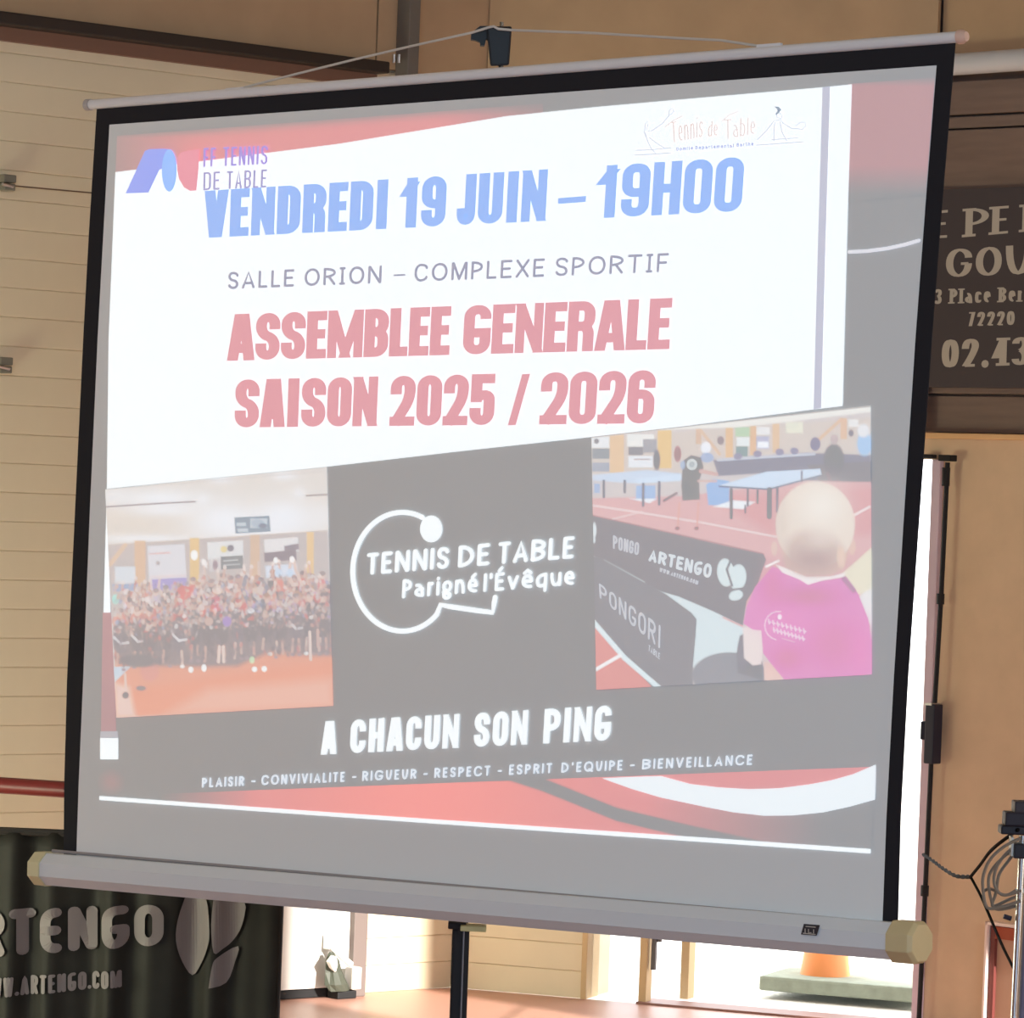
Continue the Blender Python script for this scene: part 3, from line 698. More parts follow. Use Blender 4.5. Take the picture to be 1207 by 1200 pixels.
# case (octagonal tube)
ca, cb_ = sc(56, 1024, .0), sc(1062, 1109.5, .0)
cu_ = (cb_ - ca).normalized()
c1_, c2_ = sc(56, 1004), sc(56, 1043); RAD = (c1_ - c2_).length / 2
M_case = mat('grey_case', (212, 214, 218), .4)
RADR = RAD * .99
n8 = 8
case = MB().tube([ca, cb_], 0, 8, rot=PI / 8, rr=[RAD * 1.04, RADR * 1.04]).build('case', M_case, ps)
MB().tube([ca - cu_ * .036, ca - cu_ * .03, ca + cu_ * .012], 0, 8, rot=PI / 8, rr=[RAD * .8, RAD * 1.08, RAD * 1.12]).build('end_cap', mat('cream_cap', (206, 196, 158), .5), case, bevel=.002)
MB().tube([cb_ - cu_ * .010, cb_ + cu_ * .044, cb_ + cu_ * .054], 0, 8, rot=PI / 8, rr=[RAD * 1.16, RAD * 1.16, RAD * 1.0]).build('end_cap', mat('tan_cream_cap', (200, 180, 138), .5), case, bevel=.002)
# slot lip where the fabric leaves the case
MB().tube([sc(62, 1003), sc(1052, 1089)], .0045, 6).build('slot_lip', mat('case_lip', (150, 142, 142), .5), case)
# maker's plate on the case
def casef(x, y, l=0):
    return hit(x, y, (ca + cb_) / 2 + SN * (RAD * 1.02 + .001 + l), SN)
pq = [(944, 1101.5), (962.5, 1103), (966.5, 1090.5), (947.5, 1089)]
pt = px_polys('label', [pq], casef, mat('black_label', (54, 50, 56), .5), case, .0, 'small dark maker plate')
px_polys('label_marks', px_lines([[(950, 1092), (961, 1093)], [(949, 1095), (949, 1099.5)], [(953, 1095.5), (953, 1099.5), (956, 1099.5)], [(959, 1096), (959, 1100)], [(946.5, 1100), (961, 1101.5)]], 1.1), casef, M_let, case, .001)
# pole and tripod
p_top = hs(590, 80); p_bot = at(538, 1215, 9.5)
dirp = (p_top - p_bot).normalized()
px_ = Vector((1, 0, 0)); px_ = (px_ - dirp * px_.dot(dirp)).normalized(); py_ = dirp.cross(px_)
p_bk = SN * -.045
pc0 = at(540, 1230, 9.5); pc1 = at(590, 80, HD)
MB().box((pc0 + pc1) / 2, px_, py_, dirp, .026, .026, (pc1 - pc0).length).build('inner_pole', M_blk, ps, bevel=.003)
pm0 = at(538.5, 1240, 9.5); pm1 = at(543.5, 1094, 9.5)
MB().box((pm0 + pm1) / 2, px_, py_, (pm1 - pm0).normalized(), .040, .040, (pm1 - pm0).length).build('outer_pole', M_blk, ps, bevel=.006)
MB().tube([at(546.8, 1097, 9.476), at(541.8, 1240, 9.476)], .002, 6).build('pole_highlight', mat('grey_highlight', (120, 118, 124), .3), ps)  # thin grey line put in as the highlight on the pole
MB().box(at(539, 1090, 9.46), px_, py_, dirp, .042, .05, .016).build('pole_bracket', M_blk, ps, bevel=.003)
MB().box(at(558, 1093.5, 9.44), px_, py_, dirp, .060, .05, .013).build('bracket_pad', mat('cream_pad', (196, 188, 140), .5), ps, bevel=.003)
hub = pm0
MB().box(hub, px_, py_, Z, .06, .06, .08).build('tripod_hub', M_blk, ps, bevel=.008)
for k in range(3):
    a = .6 + k * 2 * PI / 3; ft = Vector((hub.x + .55 * math.cos(a), hub.y + .55 * math.sin(a), .02))
    lg = MB().tube([hub + Vector((.03 * math.cos(a), .03 * math.sin(a), 0)), ft], .011, 8).build('leg', M_blk, ps)
    MB().tube([ft - Vector((0, 0, .02)), ft + Vector((0, 0, .02))], .016, 10).build('rubber_foot', mat('black_rubber', (30, 30, 32), .6), lg)
foot.xy = hub.xy
# ------------------------------------------------------------------ the projected slide
def LY(k): return .0007 * k + .0004
W_ = (250, 253, 255)
P_white = proj('projected_white', W_); P_grey = proj('projected_black', (100, 100, 100))
slide = px_polys('projected_slide', [[(138, 168), (1102, 92), (1083, 340), (1066, 590), (1040, 850), (1027, 1003), (117, 943), (124, 700), (126, 575), (136, 203)]], sc, proj('projected_black', (100, 100, 100)), ps, LY(0), 'projected slide with black background areas')
# gradients: red fields as fine meshes with stored colours
def field(name, quad, fn, nu, nv, lift, mask=None, label=None, parent=None):
    """quad TL TR BR BL in photograph pixels; fn(px,py arrays)->sRGB 0..255 array"""
    u = np.linspace(0, 1, nu + 1); v = np.linspace(0, 1, nv + 1); U_, V_ = np.meshgrid(u, v)
    q = np.array(quad, float)
    X_ = (q[0, 0] * (1 - U_) + q[1, 0] * U_) * (1 - V_) + (q[3, 0] * (1 - U_) + q[2, 0] * U_) * V_
    Y_ = (q[0, 1] * (1 - U_) + q[1, 1] * U_) * (1 - V_) + (q[3, 1] * (1 - U_) + q[2, 1] * U_) * V_
    C = fn(X_, Y_); bs = np.array(BASE, float)
    C = bs + (255 - bs) * np.maximum(C - 112, 0) / 143
    C = np.clip(C, 0, 255) / 255.0
    Ln = np.where(C <= .04045, C / 12.92, ((C + .055) / 1.055) ** 2.4).reshape(-1, 3)
    amb = np.array(AMB); alb = np.where(Ln >= amb, .76, .76 * Ln / amb); em = np.maximum(Ln - amb, 0)
    # points on the screen plane
    D = np.stack([np.zeros(X_.size), np.ones(X_.size), np.zeros(X_.size)], 1) + np.outer((X_.ravel() - 603.5) / F, np.array(RV)) + np.outer((600 - Y_.ravel()) / F, np.array(UV))
    p0 = np.array(SC + SN * lift); nn = np.array(SN); e = np.array(EYE)
    P = e + D * (((p0 - e) @ nn) / (D @ nn))[:, None]
    o0 = P.mean(0); P = P - o0
    idx = np.arange((nu + 1) * (nv + 1)).reshape(nv + 1, nu + 1)
    Fc = np.stack([idx[:-1, :-1], idx[1:, :-1], idx[1:, 1:], idx[:-1, 1:]], -1).reshape(-1, 4)
    if mask is not None:
        xc = (X_[:-1, :-1] + X_[1:, 1:]) / 2; yc = (Y_[:-1, :-1] + Y_[1:, 1:]) / 2
        Fc = Fc[mask(xc, yc).ravel()]
    me = bpy.data.meshes.new(name)
    me.vertices.add(len(P)); me.vertices.foreach_set('co', P.ravel())
    me.loops.add(Fc.size); me.loops.foreach_set('vertex_index', Fc.ravel())
    me.polygons.add(len(Fc)); me.polygons.foreach_set('loop_start', np.arange(0, Fc.size, 4))
    me.update(calc_edges=True); me.validate()
    for nm, arr in (('fabric_colour', alb), ('projected_light', em)):
        ca_ = me.attributes.new(nm, 'FLOAT_COLOR', 'POINT'); ca_.data.foreach_set('color', np.concatenate([arr, np.ones((len(arr), 1))], 1).astype(np.float32).ravel())
    o = link(name, me, projmap('projected_picture')); o.location = o0; attach(o, parent or slide)
    if label: o['label'] = label
    return o
BG = np.array([112., 112, 112])
def mix(a, b, t): t = np.clip(t, 0, 1)[..., None]; return np.asarray(a, float) * (1 - t) + np.asarray(b, float) * t
def red_top(X_, Y_):
    f = np.clip((X_ - 120) / 110, 0, 1) * .75 + .25
    f = np.minimum(f, np.clip((Y_ - (157 - (X_ - 138) * .079)) / 14, 0, 1)) * (1 - .7 * np.clip((X_ - 520) / 110, 0, 1))
    return mix(BG, (212, 114, 116), f)
field('red_band', [(138, 160), (640, 122), (640, 136), (136, 206)], red_top, 120, 20, LY(1), label='red wedge along the slide top')
def red_right(X_, Y_):
    f = 1 - np.clip((Y_ - 195) / 34, 0, 1); f = f * np.clip((Y_ - 90) / 12, 0, 1)
    return mix(BG, (164, 108, 114), f)
field('red_band', [(1000, 99), (1102, 91), (1091, 230), (998, 238)], red_right, 24, 60, LY(1), label='dull red block at the upper right of the slide')
def red_bot(X_, Y_):
    base = (212, 116, 116)
    f = np.clip((X_ - 190) / 110, 0, 1)
    # swoosh coordinates
    sw = np.interp(X_, [600, 640, 727, 814, 900, 1030], [912, 925, 960, 981, 1000, 1040])
    d = Y_ - sw
    right = (d < 0)
    fade = np.where(right, 1 - np.clip((X_ - 760) / 210, 0, 1) * np.clip((Y_ - 925) / 20, 0, 1), 1)
    f = f * fade
    c = mix(BG, base, f)
    band = (X_ > 590) & (np.abs(d) < 8 + np.clip((X_ - 600) / 40, 0, 3))
    edge = np.clip((9.5 - np.abs(d)) / 3, 0, 1) * (X_ > 585)
    low = (X_ > 585) & (d > 0) & (X_ > 770); 
    c = mix(c, BG, edge)
    bright = np.exp(-((X_ - 500) / 160) ** 2) * 1.0
    c = c + bright[..., None] * np.array([32, 4, -6]) * (f > .9)[..., None] * (1 - edge)[..., None]
    return c
field('red_field', [(185, 936), (1031, 904), (1027, 1001), (185, 946)], red_bot, 420, 60, LY(1), label='red area with grey swoosh at the slide foot')
field('red_strip', [(121, 722), (132, 722), (137, 862), (119, 862)], lambda X_, Y_: mix((164, 116, 120), (156, 112, 116), np.clip((Y_ - 722) / 140, 0, 1)), 6, 20, LY(1), label='dull red strip at the slide left edge')
px_polys('white_field', [[(136, 203), (400, 169.5), (597, 137), (700, 126.5), (807, 117), (970, 103), (1004, 99.5), (999, 250), (995, 400), (993, 478.5), (959, 482.5), (800, 503), (697, 515), (540, 532), (385, 550), (126, 576), (128, 400)]], sc, P_white, slide, LY(2), 'white field behind the announcement')
px_polys('white_field', [[(126, 575), (130, 722), (122, 722)]], sc, P_white, slide, LY(2), 'white sliver at the left edge')
px_polys('white_field', [[(118, 870), (139, 870), (139, 895), (118, 895)]], sc, P_white, slide, LY(2), 'small white block at the left edge')
px_polys('grey_stripe', [[(969.5, 103), (978.5, 102), (973, 290), (968, 481), (959, 482.5), (964, 290)]], sc, proj('projected_pale_grey', (172, 172, 192)), slide, LY(3), 'thin grey upright stripe')
px_polys('grey_chip', [[(118.5, 862), (138.5, 862), (139, 870), (118, 870)]], sc, proj('projected_mid_grey', (158, 156, 164)), slide, LY(2))
field('red_dot', [(113, 905), (149, 905), (149, 940), (113, 940)], lambda X_, Y_: mix(BG, (140, 110, 112), 1.25 - np.hypot(X_ - 131, Y_ - 922) / 14), 18, 18, LY(1), mask=lambda x, y: np.hypot(x - 131, y - 922) < 17, label='faint red dot')
px_polys('white_line', [[(117, 938.5), (400, 958.5), (800, 985.5), (1026, 1001), (1026, 1006), (800, 990.5), (400, 963), (117, 943)]], sc, P_white, slide, LY(3), 'thin white line along the slide foot')
arc = [(1001, 297), (1022, 296), (1045, 293), (1066, 288.5), (1083, 283.5)]
px_polys('white_arc', px_lines([arc], 4), sc, proj('projected_soft_white', (214, 210, 218)), slide, LY(3))
sw_u = [(710, 917.5), (745, 916), (779, 915), (814, 924.5), (848, 928.5), (883, 930.5), (918, 929.5), (953, 925), (980, 920), (1005, 913), (1032, 901.5)]
sw_l = [(1031, 942.5), (1000, 951), (970, 957.5), (935, 961), (901, 961.5), (865, 957.5), (831, 951), (779, 940), (745, 930)]
px_polys('white_swoosh', [sw_u + sw_l], sc, proj('projected_cool_white', (234, 240, 244)), slide, LY(3), 'broad white curved swoosh')

P_blue = proj('projected_blue', (112, 160, 243)); P_red = proj('projected_red', (214, 122, 134)); P_ink = proj('projected_ink', (122, 124, 150))
def lean(x): return .03 + .04 * (x - 240) / 630
def wq(x0, x1, yb, yt):
    """word box on the slide; yb, yt are functions of x"""
    q = []
    for x, f_ in ((x0, yb), (x1, yb), (x1, yt), (x0, yt)):
        h = yb(x) - yt(x); dx = (-.5 if f_ is yb else .5) * lean(x) * h
        q.append((x + dx, f_(x)))
    return q
IMP = dict(style='square', rad=9, gap=.10, sub={'G': 'Gq', 'R': 'r_', 'A': 'A_', 'V': 'V_'}, wid={'I': .55, '1': .72, 'J': .75, 'E': .82, 'L': .76, 'M': 1.32, ' ': .5})
l1b = lambda x: 280.5 + (x - 244) * (249 - 280.5) / 628; l1t = lambda x: 225 + (x - 240) * (184.5 - 225) / 637
for s_, x0, x1 in (('VENDREDI', 241, 458), ('19', 473, 526), ('JUIN', 539, 644.5), ('19H00', 705.5, 876)):
    write('date_text', s_, wq(x0, x1, l1b, l1t), sc, P_blue, slide, 12.8, 10.5, LY(4), **IMP)
px_polys('date_text', [[(658, 233.5), (691, 231), (690.5, 238), (657.5, 240.5)]], sc, P_blue, slide, LY(4))
l2b = lambda x: 341 + (x - 269) * (321 - 341) / 507; l2t = lambda x: 320.5 + (x - 270) * (298 - 320.5) / 519
SAN = dict(style='round', rad=1e9, gap=.26, sub={'I': 'Is', 'S': 'S_', 'C': 'C_', 'G': 'G_'}, wid={'I': .45, ' ': .35, 'S': .8, 'O': 1.12, 'A': 1.0, 'E': .8, 'L': .72, 'M': 1.12, 'R': .9, 'P': .82, 'T': .95, 'C': .95, 'X': .95, 'F': .75})
for s_, x0, x1 in (('SALLE', 269, 347), ('ORION', 359, 450), ('COMPLEXE', 488.5, 642), ('SPORTIF', 655, 788)):
    write('place_text', s_, wq(x0, x1, l2b, l2t), sc, P_ink, slide, 3.1, 3.1, LY(4), **SAN)
px_polys('place_text', px_lines([[(465, 324.5), (477, 324)]], 2.2), sc, P_ink, slide, LY(4))
l3b = lambda x: 425.5 + (x - 267) * (411.5 - 425.5) / 523; l3t = lambda x: 370.5 + (x - 270) * (351 - 370.5) / 523
for s_, x0, x1 in (('ASSEMBLEE', 269, 531), ('GENERALE', 546.5, 791)):
    write('title_text', s_, wq(x0, x1, l3b, l3t), sc, P_red, slide, 13, 11, LY(4), **{**IMP, 'gap': .04, 'wid': {**IMP['wid'], 'A': 1.08, 'M': 1.45}})
l4b = lambda x: 504 + (x - 277) * (499 - 504) / 496; l4t = lambda x: 447.5 + (x - 277) * (436 - 447.5) / 496
for s_, x0, x1 in (('SAISON', 277, 445), ('2025', 460, 583.5), ('2026', 637, 772)):
    write('title_text', s_, wq(x0, x1, l4b, l4t), sc, P_red, slide, 13.3, 11, LY(4), **{**IMP, 'gap': .06})
px_polys('title_text', [[(598.5, 501.5), (608, 501), (625, 440.5), (615.5, 441)]], sc, P_red, slide, LY(4))
# federation mark, upper left
P_b2 = proj('projected_violet_blue', (98, 134, 236)); P_lb = proj('projected_light_blue', (104, 168, 252)); P_pk = proj('projected_pink', (226, 118, 138)); P_vi = proj('projected_violet', (136, 116, 208)); P_vi2 = proj('projected_grey_violet', (134, 130, 186))
px_polys('round_mark', [[(148, 228), (171, 178), (176, 176), (193, 175.5), (199, 176), (194, 198), (188, 200), (175, 227)]], sc, P_b2, slide, LY(4))
ell = lambda cx, cy, rx, ry, n=28, rot=0: [(cx + rx * math.cos(2 * PI * k / n) * math.cos(rot) - ry * math.sin(2 * PI * k / n) * math.sin(rot), cy + rx * math.cos(2 * PI * k / n) * math.sin(rot) + ry * math.sin(2 * PI * k / n) * math.cos(rot)) for k in range(n)]
px_polys('round_mark', [ell(199.5, 201, 8.8, 25)], sc, P_lb, slide, LY(5))
px_polys('round_mark', [[(235, 176), (234, 200), (231.5, 224.5), (224, 225), (217, 221), (211, 211), (208.5, 199), (209, 186), (213, 180), (222, 177.5)]], sc, P_pk, slide, LY(4))
FFS = dict(style='round', rad=3.5, gap=.3, sub={'S': 'S_'}, wid={' ': .5, 'I': .35})
write('federation_text', 'FF', [(239.5, 197), (254, 196.3), (254.6, 173.9), (240, 174.5)], sc, P_vi, slide, 2.5, 2.3, LY(6), **FFS)
write('federation_text', 'TENNIS', [(262.5, 196), (315, 193.5), (316, 171.5), (263, 173.5)], sc, P_vi, slide, 2.5, 2.3, LY(6), **FFS)
write('federation_text', 'DE', [(239.5, 224.5), (259, 223.5), (259.5, 202), (240, 203)], sc, P_vi2, slide, 2.5, 2.3, LY(6), **FFS)
write('federation_text', 'TABLE', [(267, 223), (314, 221), (315, 199.5), (267.5, 201.8)], sc, P_vi2, slide, 2.5, 2.3, LY(6), **FFS)
# county committee mark, upper right (faint hand lettering)
P_f1 = proj('projected_faint_rust', (220, 194, 188)); P_f2 = proj('projected_faint_grey', (190, 194, 212)); P_f3 = proj('projected_faint_blue', (150, 156, 204)); P_f4 = proj('projected_teal', (110, 130, 150))
kx = lambda *a: [(740 + x / 4.642, 100 + y / 4.642) for x, y in a]
HW = dict(style='round', rad=1e9, gap=.3, wid={'T': 1.3})
write('script_text', 'Tennis', [kx((240, 318))[0], kx((408, 285))[0], kx((414, 170))[0], kx((232, 205))[0]], sc, P_f1, slide, 1.5, 1.5, LY(4), **HW)
write('script_text', 'de', [kx((437, 285))[0], kx((490, 278))[0], kx((494, 195))[0], kx((441, 200))[0]], sc, P_f1, slide, 1.5, 1.5, LY(4), **HW)
write('script_text', 'Table', [kx((530, 300))[0], kx((695, 268))[0], kx((700, 175))[0], kx((528, 190))[0]], sc, P_f1, slide, 1.5, 1.5, LY(4), **HW)
px_polys('script_text', px_lines([kx((205, 230), (250, 195), (300, 170)), kx((515, 200), (555, 165), (605, 145))], 1.1), sc, P_f1, slide, LY(4))
write('small_text', 'Comité'.replace('é', 'e'), [kx((265, 362))[0], kx((357, 355))[0], kx((357, 335))[0], kx((265, 342))[0]], sc, P_f3, slide, 1.1, 1.1, LY(4), style='round', gap=.3)
write('small_text', 'Departemental', [kx((370, 354))[0], kx((580, 343))[0], kx((580, 322))[0], kx((370, 334))[0]], sc, P_f3, slide, 1.1, 1.1, LY(4), style='round', gap=.3)
write('small_text', 'Sarthe', [kx((595, 340))[0], kx((688, 332))[0], kx((688, 312))[0], kx((595, 318))[0]], sc, P_f3, slide, 1.1, 1.1, LY(4), style='round', gap=.3)
fig = [kx((100, 285), (92, 262), (96, 215), (110, 200), (112, 215), (100, 255), (135, 250), (190, 212), (225, 170), (228, 140), (245, 128), (252, 145), (240, 160), (225, 165)), kx((95, 262), (110, 310), (130, 350), (155, 378)), kx((120, 290), (160, 320), (200, 345)),
       kx((45, 358), (120, 356), (235, 345)), kx((40, 384), (130, 380), (235, 372)), kx((58, 318), (64, 322)),
       kx((710, 300), (760, 250), (800, 198), (835, 190), (850, 210), (900, 240), (930, 240)), kx((930, 240), (955, 245), (975, 225), (970, 205), (945, 205), (920, 225)), kx((805, 205), (800, 250), (800, 305)), kx((833, 200), (845, 260), (870, 305)), kx((790, 300), (930, 290)), kx((705, 330), (820, 322), (960, 312)), kx((830, 155), (845, 165), (840, 185), (820, 180), (812, 160))]
px_polys('sketch_figure', px_lines(fig[:6], 1.2), sc, P_f2, slide, LY(4), 'faint line sketch of a stretching player')
px_polys('sketch_figure', px_lines(fig[6:], 1.2), sc, P_f2, slide, LY(4), 'faint line sketch of a player with a bat')
px_polys('sketch_figure', [kx((800, 118), (825, 120), (840, 135), (830, 150), (815, 165), (808, 160), (820, 140), (812, 128))], sc, P_f4, slide, LY(5))
# club emblem in the middle
cx0, cy0 = 474, 674
loop = []
for k in range(0, 61):
    a = math.radians(-66) - math.radians(248) * k / 60
    loop.append((cx0 + 58.5 * math.cos(a), cy0 + 70 * math.sin(a)))
loop += [(519, 713), (530, 715), (560, 719.5), (580.5, 722), (582, 712), (583.5, 704)]
px_polys('club_emblem', px_lines([loop], 5.6), sc, P_white, slide, LY(4), 'white bat-shaped loop with ball')
px_polys('club_emblem', [ell(508, 623.5, 13, 15.6)], sc, P_white, slide, LY(4))
DIN = dict(style='round', rad=1e9, gap=.2, sub={'S': 'S_'}, wid={'I': .3, 'M': 1.2, 'N': 1.05, 'E': .78, 'T': .85, 'A': 1.05, 'S': .85})
tb_ = lambda x: 677.5 + (x - 437) * (658 - 677.5) / 239; tt_ = lambda x: 652.5 + (x - 430) * (632 - 652.5) / 246
for s_, x0, x1 in (('TENNIS', 432, 529), ('DE', 540, 577), ('TABLE', 587, 676.5)):
    write('club_text', s_, wq(x0, x1, tb_, tt_), sc, P_white, slide, 4.6, 4.4, LY(5), **DIN)
ub_ = lambda x: 705.5 + (x - 474.6) * (689.5 - 705.5) / 201; ut_ = lambda x: 683 + (x - 474.6) * (668 - 683) / 201
for s_, x0, x1 in (('Parigné', 474, 563), ("l'Évêque", 570, 677)):
    write('club_text', s_, wq(x0, x1, ub_, ut_), sc, P_white, slide, 3.8, 3.8, LY(5), style='round', rad=1e9, gap=.26, wid={'P': .95, "'": .22, 'l': .25})
# motto
mb_ = lambda x: 889.5 + (x - 379) * (872.5 - 889.5) / 340; mt_ = lambda x: 850.5 + (x - 382) * (831.5 - 850.5) / 338.5
for s_, x0, x1 in (('A', 379, 396.5), ('CHACUN', 413, 540.5), ('SON', 559, 621.5), ('PING', 641, 720)):
    write('motto_text', s_, wq(x0, x1, mb_, mt_), sc, P_white, slide, 7.2, 7.2, LY(4), style='square', rad=8, gap=.22, sub={'A': 'A_', 'G': 'Gq'}, wid={'I': .42, 'N': 1.05, 'A': 1.05})
P_pw = proj('projected_pale_cyan', (222, 230, 242))
vb_ = lambda x: 928.5 + (x - 237) * (901.5 - 928.5) / 650; vt_ = lambda x: 917 + (x - 237) * (889.5 - 917) / 650
GEO = dict(style='round', rad=1e9, gap=.36, sub={'S': 'S_', 'C': 'C_', 'G': 'G_'}, wid={'I': .18, 'E': .62, 'L': .6, 'O': 1.15, 'C': 1.05, 'G': 1.1, 'Q': 1.15, 'S': .7, 'R': .75, 'P': .72, 'T': .72, 'A': .95, 'U': .8, 'N': .85, 'V': .9, 'D': .9})
for s_, x0, x1 in (('PLAISIR', 238, 287.5), ('-', 296, 301), ('CONVIVIALITE', 308, 406), ('-', 415, 420), ('RIGUEUR', 427, 490.5), ('-', 499, 504), ('RESPECT', 512, 577.5), ('-', 586.5, 591.5), ("ESPRIT D'EQUIPE", 600, 733.5), ('-', 742.5, 748), ('BIENVEILLANCE', 757, 886.5)):
    write('values_text', s_, wq(x0, x1, vb_, vt_), sc, P_pw, slide, 1.9, 1.9, LY(4), **GEO)

# ------------------------------------------------------------------ the two pictures inside the slide
class Cv:
    def __init__(s, X_, Y_, base): s.X = X_; s.Y = Y_; s.C = np.zeros(X_.shape + (3,)) + np.array(base, float)
    def put(s, a, c): a = np.clip(a, 0, 1)[..., None]; s.C = s.C * (1 - a) + np.array(c, float) * a
    def ell(s, cx, cy, rx, ry, c, soft=1., al=1, rot=0):
        dx = s.X - cx; dy = s.Y - cy; cr, sr = math.cos(rot), math.sin(rot)
        u = dx * cr + dy * sr; v = -dx * sr + dy * cr
        d = np.sqrt((u / rx) ** 2 + (v / ry) ** 2); s.put((1 - d) * min(rx, ry) / soft + .5, c) if al == 1 else s.put(np.clip((1 - d) * min(rx, ry) / soft + .5, 0, 1) * al, c)
    def glow(s, cx, cy, rx, ry, c, al=1): s.put(al * np.exp(-((s.X - cx) / rx) ** 2 - ((s.Y - cy) / ry) ** 2), c)
    def poly(s, pts, c, soft=1., al=1):  # signed distance to polygon
        n = len(pts); D = np.full(s.X.shape, 1e9); ins = np.zeros(s.X.shape, bool)
        for i in range(n):
            x0, y0 = pts[i]; x1, y1 = pts[(i + 1) % n]
            ex, ey = x1 - x0, y1 - y0; L = ex * ex + ey * ey + 1e-9
            t = np.clip(((s.X - x0) * ex + (s.Y - y0) * ey) / L, 0, 1)
            D = np.minimum(D, np.hypot(s.X - x0 - t * ex, s.Y - y0 - t * ey))
            if abs(ey) > 1e-9:
                c_ = ((y0 > s.Y) != (y1 > s.Y)) & (s.X < ex * (s.Y - y0) / ey + x0); ins ^= c_
        s.put(np.clip(np.where(ins, D, -D) / soft + .5, 0, 1) * al, c)
    def rect(s, x0, y0, x1, y1, c, soft=1., al=1): s.poly([(x0, y0), (x1, y0), (x1, y1), (x0, y1)], c, soft, al)
    def line(s, pts, wd, c, soft=1., al=1):
        for (x0, y0), (x1, y1) in zip(pts, pts[1:]):
            ex, ey = x1 - x0, y1 - y0; L = ex * ex + ey * ey + 1e-9
            t = np.clip(((s.X - x0) * ex + (s.Y - y0) * ey) / L, 0, 1)
            s.put(np.clip((wd / 2 - np.hypot(s.X - x0 - t * ex, s.Y - y0 - t * ey)) / soft + .5, 0, 1) * al, c)

